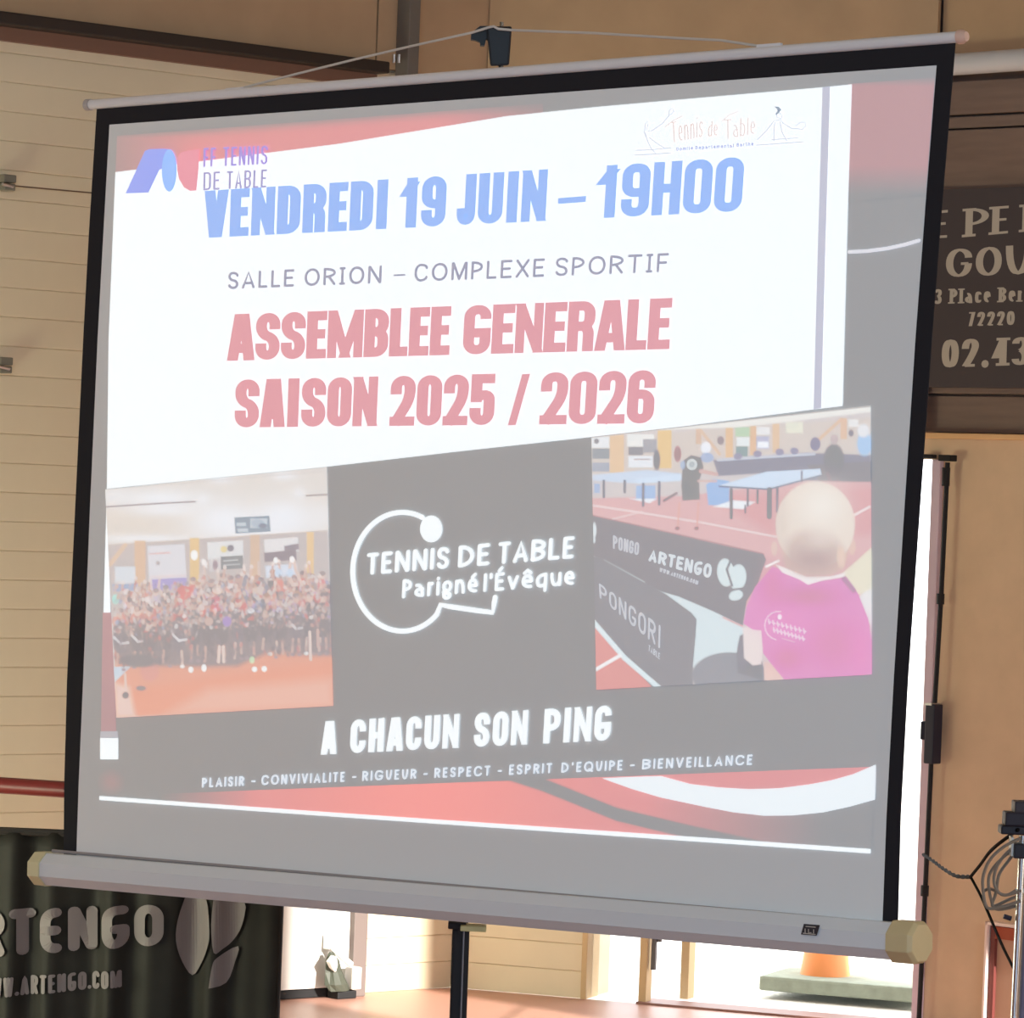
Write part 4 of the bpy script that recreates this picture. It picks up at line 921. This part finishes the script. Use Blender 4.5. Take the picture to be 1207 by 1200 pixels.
def crowd(X_, Y_):
    c = Cv(X_, Y_, (214, 204, 200)); k = lambda x, y: (120 + x / 4, 560 + y / 4)
    P = lambda *a: [k(*p) for p in a]
    c.poly(P((-20, 60), (1080, -30), (1080, 90), (-20, 160)), (222, 212, 204), 3)
    c.poly(P((-20, 160), (1080, 90), (1080, 262), (-20, 325)), (222, 208, 196), 4)
    for gx_, gy, rx, ry, al in ((280, 110, 190, 45, .95), (300, 165, 170, 30, .8), (580, 210, 150, 90, 1), (860, 190, 150, 90, 1), (720, 240, 260, 60, 1), (560, 20, 60, 22, .8), (860, 5, 60, 22, .8), (480, 115, 28, 28, .7), (930, 85, 30, 30, .7), (60, 100, 80, 40, .5), (1040, 190, 60, 70, .5), (200, 300, 260, 22, .8)):
        c.glow(*k(gx_, gy), rx / 4, ry / 4, (242, 244, 252), al)
    c.line(P((20, 150), (250, 135), (440, 125)), 1.8, (140, 130, 136)); c.line(P((965, 97), (1060, 92)), 2, (150, 138, 138))
    c.line(P((20, 68), (1060, -18)), 1, (190, 180, 180), al=.6)
    c.poly(P((625, 200), (790, 192), (796, 266), (630, 276)), (112, 132, 150)); 
    for a in ((635, 225, 680, 240), (640, 252, 690, 268), (700, 205, 780, 250)): c.rect(*k(a[0], a[1]), *k(a[2], a[3]), (206, 220, 230), 1.5, .8)
    c.ell(*k(735, 228), 8, 5, (150, 170, 190), 2); c.ell(*k(760, 240), 5, 3, (90, 110, 130), 2)
    # lower wall
    c.poly(P((30, 330), (1065, 262), (1080, 700), (30, 700)), (184, 172, 170), 1.5)
    c.line(P((30, 330), (1065, 262)), 1.2, (200, 180, 170))
    c.line(P((110, 330), (40, 420)), 5, (226, 180, 150), 2); 
    for x0, w_, col in ((180, 52, (216, 170, 138)), (437, 44, (228, 182, 120)), (722, 44, (208, 168, 140)), (983, 32, (234, 186, 128))):
        c.rect(*k(x0 - w_ / 2, 318 - x0 * .05), *k(x0 + w_ / 2, 560), col, 2)
    c.poly(P((215, 335), (390, 325), (402, 535), (225, 545)), (216, 214, 222)); c.line(P((225, 372), (320, 366)), 1.5, (222, 160, 160), 1.5); c.ell(*k(265, 415), 2.5, 2.5, (170, 160, 160), 1.5)
    c.line(P((230, 480), (395, 472)), 1.4, (232, 190, 190), 1.5); c.poly(P((235, 492), (400, 482), (405, 540), (240, 545)), (150, 138, 200), 2)
    c.poly(P((497, 318), (665, 308), (668, 390), (500, 400)), (222, 222, 224)); c.ell(*k(575, 350), 4, 4, (226, 200, 130), 2); c.ell(*k(607, 345), 4, 4, (110, 108, 120), 2)
    c.poly(P((560, 385), (665, 378), (665, 440), (562, 446)), (112, 118, 122)); c.line(P((575, 405), (640, 400)), 1.5, (180, 186, 190)); c.line(P((575, 425), (650, 420)), 1.5, (170, 176, 180))
    c.poly(P((505, 395), (558, 392), (560, 450), (510, 455)), (206, 198, 200), 1.5); c.ell(*k(535, 425), 3, 6, (140, 120, 130), 2)
    c.poly(P((765, 305), (925, 292), (930, 360), (768, 365)), (226, 222, 224)); c.poly(P((860, 335), (928, 322), (930, 350), (862, 360)), (120, 112, 124), 1.5)
    c.poly(P((765, 368), (915, 350), (918, 400), (768, 410)), (118, 108, 118), 2)
    c.poly(P((770, 428), (920, 418), (925, 475), (775, 485)), (206, 216, 234), 1.5)
    c.rect(*k(62, 432), *k(158, 512), (208, 216, 226), 1.5); c.poly(P((50, 515), (170, 510), (170, 545), (55, 550)), (140, 160, 196), 2)
    c.ell(*k(436, 378), 4.3, 6, (250, 250, 250), 1.2); c.ell(*k(483, 415), 3, 5.5, (244, 236, 234), 1.2, rot=-.4)
    # floor
    c.poly(P((60, 760), (1080, 700), (1095, 1090), (65, 1140)), (226, 138, 112), 2)
    c.poly(P((60, 1020), (500, 960), (1090, 870), (1095, 1090), (65, 1140)), (232, 134, 104), 12)
    c.poly(P((500, 1010), (1090, 960), (1095, 1095), (300, 1130)), (236, 162, 138), 16)
    c.poly(P((60, 980), (130, 1000), (160, 1140), (66, 1142)), (232, 190, 176), 8)
    c.poly(P((55, 905), (140, 900), (62, 975)), (186, 208, 226), 1.5)
    rnd = random.Random(11)
    skin = [(214, 172, 158), (204, 158, 146), (222, 186, 172), (190, 146, 136)]
    drk = [(112, 106, 110), (120, 112, 116), (106, 100, 106), (130, 120, 124)]
    red_ = [(212, 108, 104), (204, 92, 90), (222, 124, 112)]
    # back rows: heads, coloured tops, raised arms
    for row, (y0, nn) in enumerate(((500, 20), (550, 26), (600, 28))):
        for i in range(nn):
            x = 110 + (960 * (i + rnd.random() * .8) / nn); y_ = y0 + rnd.uniform(-18, 18) - (x - 500) * .06
            if x < 430: y_ += 40
            col = rnd.choice(red_ + drk + [(178, 168, 200), (226, 214, 214), (210, 120, 124)]); 
            c.ell(*k(x, y_ + 48), 6, 10, col, 2.5)
            if rnd.random() < .6:
                sx_ = rnd.choice((-1, 1)); c.line(P((x + 18 * sx_, y_ + 30), (x + 34 * sx_, y_ - 10), (x + 28 * sx_, y_ - 55)), 2.6, rnd.choice(skin), 1.5, .9); c.ell(*k(x + 28 * sx_, y_ - 58), 1.8, 2.2, (236, 214, 206), 1.2)
            c.ell(*k(x, y_), 3.6, 4.6, rnd.choice(skin), 1.5); c.ell(*k(x, y_ - 9), 3.6, 2.8, rnd.choice(drk + [(170, 130, 110)]), 1.5, .8)
    # standout figures
    c.ell(*k(735, 620), 8, 18, (112, 122, 150), 2); c.ell(*k(740, 560), 7, 8, (206, 190, 180), 2); c.line(P((690, 600), (665, 540), (680, 480)), 5, (128, 128, 142), 1.5); c.line(P((760, 600), (775, 530), (750, 490)), 5, (128, 128, 142), 1.5); c.ell(*k(728, 655), 4, 3.5, (160, 190, 220), 1.5)
    c.ell(*k(540, 625), 9, 13, (214, 74, 108), 2); c.ell(*k(548, 540), 5, 6, (222, 190, 176), 1.5)
    c.ell(*k(390, 555), 9, 8, (216, 96, 92), 2); c.ell(*k(65, 585), 4, 6, (150, 226, 214), 1.5)
    c.line(P((900, 520), (880, 460), (895, 400)), 3.5, (220, 184, 172)); c.line(P((945, 520), (915, 450), (905, 400)), 3.5, (220, 184, 172)); c.ell(*k(820, 402), 2.6, 3.6, (250, 250, 250)); c.ell(*k(897, 398), 3, 4, (250, 246, 246)); c.ell(*k(833, 462), 4.5, 5, (190, 214, 240)); c.ell(*k(885, 462), 4.5, 5, (190, 214, 240))
    c.line(P((490, 470), (480, 430)), 2.4, (214, 180, 170)); c.line(P((740, 470), (738, 410)), 2.4, (214, 180, 170))
    # front row: red shouldered players, black shirts
    c.poly(P((60, 720), (200, 690), (330, 640), (600, 650), (760, 640), (1085, 610), (1085, 850), (960, 850), (800, 830), (640, 900), (470, 905), (260, 900), (90, 880)), (122, 116, 120), 7, .93)
    n_ = 15
    for i in range(n_):
        x = 95 + i * 68 + rnd.uniform(-8, 8); y_ = 700 - i * 5 + rnd.uniform(-10, 10) - (18 if i > 4 else 0)
        body = (112, 107, 110) if i % 4 else (118, 112, 118)
        if i < 7 and i % 2 == 0 or i in (1,): c.ell(*k(x, y_ - 5), 9.5, 8, rnd.choice(red_), 2.5)
        c.ell(*k(x, y_ + 70), 9, 22, body, 3)
        if i in (0, 1, 4, 12): c.line(P((x - 30, y_ + 70), (x, y_ + 100), (x + 36, y_ + 95)), 2.6, (232, 228, 232), 1.8)
        if i in (9, 11): c.ell(*k(x, y_), 4, 3, (232, 238, 250), 1.6)
        for dx in (-14, 12):
            c.line(P((x + dx, y_ + 150), (x + dx * 1.3, y_ + 200 + rnd.uniform(-10, 20))), 3, rnd.choice(skin + [(128, 116, 118)]), 1.8, .85)
            if rnd.random() < .55: c.ell(*k(x + dx * 1.3, y_ + 222), 2.6, 2, rnd.choice([(248, 246, 246), (150, 130, 136)]), 1.4)
        c.ell(*k(x + rnd.uniform(-4, 4), y_ - 42), 4.3, 5.6, rnd.choice(skin), 1.8); c.ell(*k(x, y_ - 56), 4.2, 3, rnd.choice(drk + [(150, 116, 100)]), 1.6, .85)
    pal = skin * 3 + drk * 1 + red_ * 1 + [(206, 190, 190), (190, 176, 178), (222, 200, 194), (150, 140, 142)] * 3 + [(234, 226, 228), (170, 150, 190), (140, 150, 180), (240, 232, 230)]
    for i in range(900):
        x = rnd.uniform(55, 1085); v_ = rnd.random(); y_ = 470 + (560 - x * .04 - 60) * v_ ** .8 * .52 + (30 if x < 450 else 0)
        c.ell(*k(x, y_), rnd.uniform(.8, 2.6), rnd.uniform(1, 3.6), rnd.choice(pal), 1.8, rnd.uniform(.4, .9), rnd.uniform(-.6, .6))
    for i in range(420):
        x = rnd.uniform(60, 1080); y_ = rnd.uniform(700, 880) - (x - 300) * .05
        c.ell(*k(x, y_), rnd.uniform(.8, 2.2), rnd.uniform(1, 4), rnd.choice(drk * 3 + [(140, 130, 134), (128, 120, 128), (200, 110, 108), (170, 140, 132)]), 2, rnd.uniform(.3, .8), rnd.uniform(-.4, .4))
    c.ell(*k(590, 690), 5, 6, (150, 120, 190), 2.5); c.ell(*k(505, 690), 5, 5, (196, 160, 150), 2)
    c.ell(*k(720, 916), 3.2, 3.2, (252, 252, 252)); c.ell(*k(766, 914), 3.2, 3.4, (252, 252, 252)); c.ell(*k(482, 910), 3, 4.4, (252, 252, 252)); c.ell(*k(420, 918), 3, 3.6, (248, 246, 246)); c.ell(*k(708, 872), 3, 4, (190, 222, 170), 1.6)
    c.line(P((555, 810), (550, 880)), 3.6, (226, 196, 184)); c.line(P((572, 810), (575, 880)), 3.6, (226, 196, 184)); c.line(P((980, 740), (985, 870)), 3.4, (224, 196, 186)); c.line(P((1018, 730), (1020, 810)), 3, (200, 160, 150))
    c.line(P((110, 940), (115, 1040)), 3, (226, 190, 176), 1.5); c.ell(*k(112, 1038), 4, 4, (110, 100, 106), 1.8); c.ell(*k(185, 1005), 6, 3, (120, 112, 116), 1.8); c.ell(*k(225, 925), 11, 12, (206, 128, 122), 4, .7); c.ell(*k(175, 875), 22, 8, (110, 106, 110), 4)
    return c.C * .86 + np.array([212., 202, 202]) * .14 - 6
q1 = [(124, 577), (385, 550.5), (392.5, 832), (137, 846)]
field('crowd_picture', q1, crowd, 270, 280, LY(3), label='projected group picture of players in a sports hall')

def baby(X_, Y_):
    c = Cv(X_, Y_, (200, 188, 186)); s_ = 3.449; k = lambda x, y: (690 + x / s_, 480 + y / s_)
    P = lambda *a: [k(*p) for p in a]
    c.poly(P((0, 130), (1200, 40), (1200, 220), (0, 290)), (204, 188, 178), 3)
    for a in ((25, 120, 98, 165, (228, 228, 230)), (28, 168, 100, 210, (130, 136, 142)), (170, 110, 280, 160, (232, 228, 224)), (235, 130, 290, 185, (150, 148, 154)), (175, 162, 235, 195, (126, 124, 130)), (175, 198, 275, 245, (224, 226, 232)), (610, 80, 672, 120, (168, 196, 160)), (615, 122, 668, 158, (222, 226, 226)), (612, 160, 660, 200, (116, 140, 140)), (695, 80, 750, 112, (226, 222, 222)), (690, 118, 748, 170, (170, 170, 196)), (700, 140, 745, 165, (238, 238, 244)), (815, 60, 885, 105, (222, 218, 196)), (1070, 50, 1110, 80, (226, 222, 220)), (28, 225, 100, 262, (150, 156, 170))):
        c.rect(*k(a[0], a[1]), *k(a[2], a[3]), a[4], 1.4)
    c.line(P((200, 212), (262, 212)), 1.4, (170, 150, 150)); c.ell(*k(45, 138), 3, 3, (120, 120, 126), 1.3)
    for x, w_, y0, y1, col in ((128, 58, 110, 268, (222, 180, 140)), (322, 56, 92, 248, (226, 182, 120)), (585, 30, 78, 205, (220, 172, 128)), (682, 26, 74, 195, (216, 168, 130)), (775, 28, 66, 185, (218, 176, 140)), (1050, 26, 44, 130, (214, 170, 140)), (460, 22, 88, 150, (206, 166, 140))):
        c.rect(*k(x - w_ / 2, y0), *k(x + w_ / 2, y1), col, 1.8)
    c.line(P((465, 90), (545, 190)), 4, (212, 172, 146), 1.8); c.line(P((1040, 50), (940, 140)), 4, (212, 168, 140), 1.8); c.ell(*k(550, 135), 4, 5, (130, 116, 120), 2); c.ell(*k(1080, 105), 3, 4, (120, 112, 120), 2)
    c.poly(P((0, 128), (0, 60), (1200, -20), (1200, 15), (1000, 38), (840, 58), (620, 82), (430, 88), (290, 95)), (232, 226, 218), 2)
    c.line(P((20, 122), (430, 75), (840, 30), (1165, -5)), 1.2, (120, 112, 112), 1); 
    # far barriers and people
    c.poly(P((520, 215), (900, 185), (1160, 195), (1165, 300), (900, 300), (700, 270), (540, 280)), (120, 118, 132), 3)
    c.line(P((540, 215), (800, 198), (930, 190)), 3, (190, 196, 212), 2); c.poly(P((900, 235), (1165, 220), (1165, 310), (960, 312)), (118, 114, 118), 2)
    for x, y_ in ((620, 200), (700, 190), (790, 182), (850, 178)): c.ell(*k(x, y_), 5, 4, (130, 126, 150), 2)
    c.ell(*k(1135, 150), 9, 14, (150, 186, 226), 3); c.ell(*k(1130, 95), 7, 8, (222, 220, 224), 3); c.ell(*k(490, 165), 6, 7, (232, 232, 240), 2); c.ell(*k(495, 205), 8, 6, (150, 166, 200), 2); c.ell(*k(375, 190), 4, 9, (150, 90, 100), 2); c.ell(*k(290, 215), 4, 12, (110, 106, 116), 2)
    c.ell(*k(1010, 215), 12, 19, (110, 106, 112), 3); c.ell(*k(1012, 130), 5, 6, (180, 160, 160), 2); c.line(P((985, 270), (1000, 310), (1025, 300)), 4, (128, 110, 116), 2); c.ell(*k(935, 150), 6, 8, (116, 112, 136), 2)
    # floor
    c.poly(P((0, 370), (400, 360), (900, 300), (1200, 305), (1200, 900), (0, 700)), (212, 158, 158), 3)
    c.poly(P((500, 360), (1200, 320), (1200, 520), (760, 520)), (206, 134, 136), 14, .7)
    c.line(P((20, 398), (200, 425), (480, 470), (775, 527)), 2, (232, 206, 204), 1.2); c.line(P((110, 455), (230, 425)), 1.6, (228, 196, 194), 1.2); c.line(P((1095, 438), (1155, 405)), 2.6, (236, 216, 214), 1.2)
    # tables
    c.poly(P((28, 275), (250, 255), (390, 270), (385, 300), (200, 310), (30, 298)), (190, 206, 228), 1.6); c.poly(P((200, 290), (390, 272), (395, 296), (215, 312)), (198, 216, 238), 1.4)
    c.rect(*k(205, 318), *k(285, 378), (146, 174, 216), 2); c.poly(P((180, 372), (290, 372), (260, 390)), (232, 232, 238), 1.6)
    for x, y0, y1 in ((75, 300, 365), (235, 312, 400), (300, 305, 395), (160, 300, 345)): c.line(P((x, y0), (x, y1)), 3, (104, 104, 120), 1.5)
    c.rect(*k(35, 310), *k(60, 350), (150, 170, 206), 2); c.line(P((320, 380), (370, 350)), 3, (120, 100, 110), 2)
    c.poly(P((490, 315), (520, 290), (585, 300), (585, 402), (500, 398)), (136, 170, 218), 1.8); c.poly(P((520, 405), (600, 378), (690, 385), (640, 415)), (232, 234, 238), 2)
    c.poly(P((545, 318), (735, 262), (955, 250), (960, 275), (745, 332)), (196, 214, 236), 1.4); c.line(P((545, 322), (745, 334), (955, 278)), 2, (110, 116, 134), 1.2)
    for x, y0, y1, w_ in ((593, 335, 450, 3.6), (748, 335, 445, 6), (660, 335, 400, 2.5), (650, 400, 430, 2), (700, 340, 390, 2.5), (780, 330, 425, 3)): c.line(P((x, y0), (x, y1)), w_, (104, 96, 112), 1.4)
    c.line(P((880, 262), (880, 300)), 2, (110, 104, 116), 1.4)
    # black clad player
    c.poly(P((395, 250), (400, 215), (430, 195), (470, 205), (480, 245), (462, 300), (465, 375), (395, 380), (390, 320)), (108, 104, 108), 2); c.ell(*k(433, 233), 6.2, 6.6, (206, 214, 214), 1.4); c.ell(*k(433, 233), 3.6, 4, (160, 168, 170), 1.6); c.line(P((470, 260), (530, 272)), 5, (200, 156, 150), 2); c.line(P((460, 300), (530, 300)), 3, (206, 166, 158), 2); c.ell(*k(395, 235), 3, 5, (150, 170, 200), 2)
    for x in (382, 460): c.line(P((x, 390), (x - 6, 480)), 2.2, (216, 150, 140), 1.6); c.ell(*k(x - 8, 492), 2.6, 2.2, (140, 100, 104), 1.4)
    # near barriers
    c.poly(P((20, 600), (340, 690), (640, 890), (700, 930), (640, 1100), (440, 1060), (20, 900)), (204, 218, 222), 2)
    c.poly(P((24, 440), (200, 480), (380, 520), (560, 562), (725, 598), (735, 620), (700, 720), (655, 790), (640, 888), (520, 830), (380, 770), (310, 750), (240, 725), (75, 625), (24, 600)), (116, 112, 116), 1.3)
    c.line(P((75, 628), (235, 715)), 4.5, (196, 214, 214), 1.4); c.line(P((240, 722), (310, 755)), 2.4, (190, 208, 208), 1.2); c.line(P((30, 440), (380, 518), (725, 596)), 1.3, (150, 116, 118), 1.2)
    c.line(P((560, 855), (640, 892)), 1.8, (216, 150, 150), 1.4)
    c.poly(P((28, 605), (60, 612), (200, 690), (330, 762), (430, 835), (452, 862), (448, 930), (438, 1040), (436, 1180), (260, 1180), (35, 860)), (118, 116, 120), 1.3)
    c.poly(P((30, 880), (310, 1180), (30, 1180)), (212, 126, 120), 1.2); c.line(P((30, 870), (160, 1020), (310, 1150)), 6, (212, 226, 230), 1.3); c.line(P((40, 1068), (140, 1010)), 4.2, (240, 236, 236), 1.2)
    c.ell(*k(585, 1090), 44, 27, (128, 128, 134), 2); c.poly(P((615, 1000), (628, 930), (660, 910), (720, 1040), (720, 1110), (620, 1080)), (112, 110, 116), 2)
    c.ell(*k(640, 1000), 6, 18, (118, 114, 122), 3)
    # pale bench at the right
    c.poly(P((1040, 680), (1165, 570), (1165, 760), (1110, 760)), (226, 214, 186), 2); c.poly(P((1110, 770), (1165, 735), (1165, 900), (1140, 850)), (226, 222, 220), 2)
    # child
    c.poly(P((640, 900), (665, 880), (715, 905), (722, 960), (715, 1045), (680, 1050), (645, 1020)), (228, 208, 204), 2)
    c.poly(P((725, 1030), (800, 1060), (800, 1120), (728, 1110)), (226, 184, 172), 2)
    c.poly(P((760, 648), (830, 670), (905, 715), (1060, 690), (1110, 760), (1150, 860), (1165, 960), (1165, 1085), (1000, 1110), (810, 1110), (745, 1030), (722, 1000), (715, 908), (680, 905), (642, 880), (655, 810), (690, 730), (725, 690)), (216, 120, 176), 1.8)
    c.glow(*k(900, 770), 34, 12, (180, 70, 120), .55); c.glow(*k(760, 720), 14, 22, (200, 76, 128), .35); c.glow(*k(1010, 960), 30, 30, (206, 84, 140), .5); c.glow(*k(830, 860), 30, 22, (226, 116, 176), .5); c.glow(*k(1120, 1000), 14, 34, (228, 110, 172), .6); c.glow(*k(820, 1020), 18, 14, (196, 72, 120), .4)
    c.line(P((1050, 695), (1090, 745)), 6, (140, 90, 130), 3, .7)
    c.line(P((735, 648), (785, 625)), 2.4, (250, 244, 240), 1.4)
    c.poly(P((775, 640), (830, 660), (900, 690), (1000, 688), (1060, 672), (1050, 690), (960, 705), (905, 722), (870, 700), (800, 672)), (240, 228, 226), 1.6)
    c.ell(*k(768, 575), 3.5, 8, (222, 180, 166), 1.8); c.ell(*k(1085, 568), 4, 9.5, (222, 176, 160), 1.8)
    c.poly(P((800, 560), (1080, 560), (1050, 655), (1000, 680), (880, 680), (815, 650)), (206, 166, 154), 4)
    c.ell(*k(935, 478), 46.5, 51, (226, 206, 190), 2.4)
    c.ell(*k(925, 590), 33, 27, (190, 160, 150), 12, .85)
    c.glow(*k(930, 620), 28, 14, (162, 132, 130), .8); c.glow(*k(960, 400), 28, 26, (238, 226, 214), .9); c.glow(*k(960, 520), 20, 16, (230, 214, 200), .5); c.glow(*k(800, 470), 8, 30, (206, 186, 172), .6)
    c.ell(*k(1040, 610), 5, 12, (222, 184, 164), 3)
    # emblem on the shirt
    c.line([k(785 + 56 * math.cos(a), 888 + 58 * math.sin(a)) for a in [math.radians(t) for t in range(100, 300, 20)]], 1.1, (240, 200, 224), 1.2)
    c.ell(*k(790, 853), 2.4, 3, (246, 226, 238), 1)
    for x0, y0, x1, y1 in ((745, 872, 905, 915), (765, 905, 898, 945)):
        L_ = 9
        for i in range(L_):
            t = i / L_; xx = x0 + (x1 - x0) * t; yy = y0 + (y1 - y0) * t
            c.line(P((xx, yy - 9), (xx + 3, yy + 9)), 1.4, (242, 212, 230), 1.2); c.line(P((xx, yy), (xx + 9, yy + 2)), 1.4, (242, 212, 230), 1.2)
    c.line(P((800, 940), (850, 955)), .8, (230, 180, 210), 1)
    # petal emblem on the barrier
    c.ell(*k(570, 672), 10, 16.5, (206, 220, 222), 1.4, rot=-.1); c.ell(*k(620, 692), 10, 15.5, (206, 220, 222), 1.4, rot=.1); c.line(P((590, 625), (575, 660), (596, 725)), 2.6, (116, 112, 116), 1.2); c.ell(*k(612, 765), 8.5, 6, (206, 220, 222), 1.4, rot=-.3); c.line(P((575, 745), (650, 735)), 2.2, (116, 112, 116), 1.2)
    c.ell(*k(36, 500), 2.6, 9, (214, 222, 226), 1.4); c.ell(*k(34, 540), 2, 4, (214, 222, 226), 1.4)
    return c.C
q2 = [(697, 515), (1026, 478), (1027.5, 795), (703, 813)]
field('child_picture', q2, baby, 330, 310, LY(3), label='projected picture of a baby in a pink shirt watching table tennis')
kk = lambda x, y: (690 + x / 3.449, 480 + y / 3.449)
P_pl = proj('projected_pale', (208, 214, 218)); P_pl2 = proj('projected_dim_pale', (184, 184, 190))
write('barrier_text', 'ARTENGO', [kk(256, 625), kk(508, 697), kk(516, 640), kk(262, 577)], sc, P_pl, slide, 3, 2.9, LY(4), style='round', rad=5, gap=.2, sub={'G': 'Gr'})
write('barrier_text', 'PONGO', [kk(112, 575), kk(215, 603), kk(220, 552), kk(112, 520)], sc, P_pl2, slide, 2, 2, LY(4), style='round', rad=4, gap=.22)
write('barrier_text', 'PONGORI', [kk(58, 775), kk(305, 985), kk(308, 890), kk(55, 715)], sc, P_pl2, slide, 2.6, 2.4, LY(4), style='round', rad=5, gap=.3, sub={'G': 'G_'})
write('barrier_text', 'WWW.ARTENGO.COM', [kk(300, 668), kk(456, 722), kk(460, 706), kk(303, 652)], sc, P_pl2, slide, 1.1, 1.1, LY(4), style='round', gap=.3)
write('barrier_text', 'TABLE', [kk(255, 990), kk(302, 1026), kk(304, 1002), kk(257, 965)], sc, P_pl2, slide, .9, .9, LY(4), style='round', gap=.3)
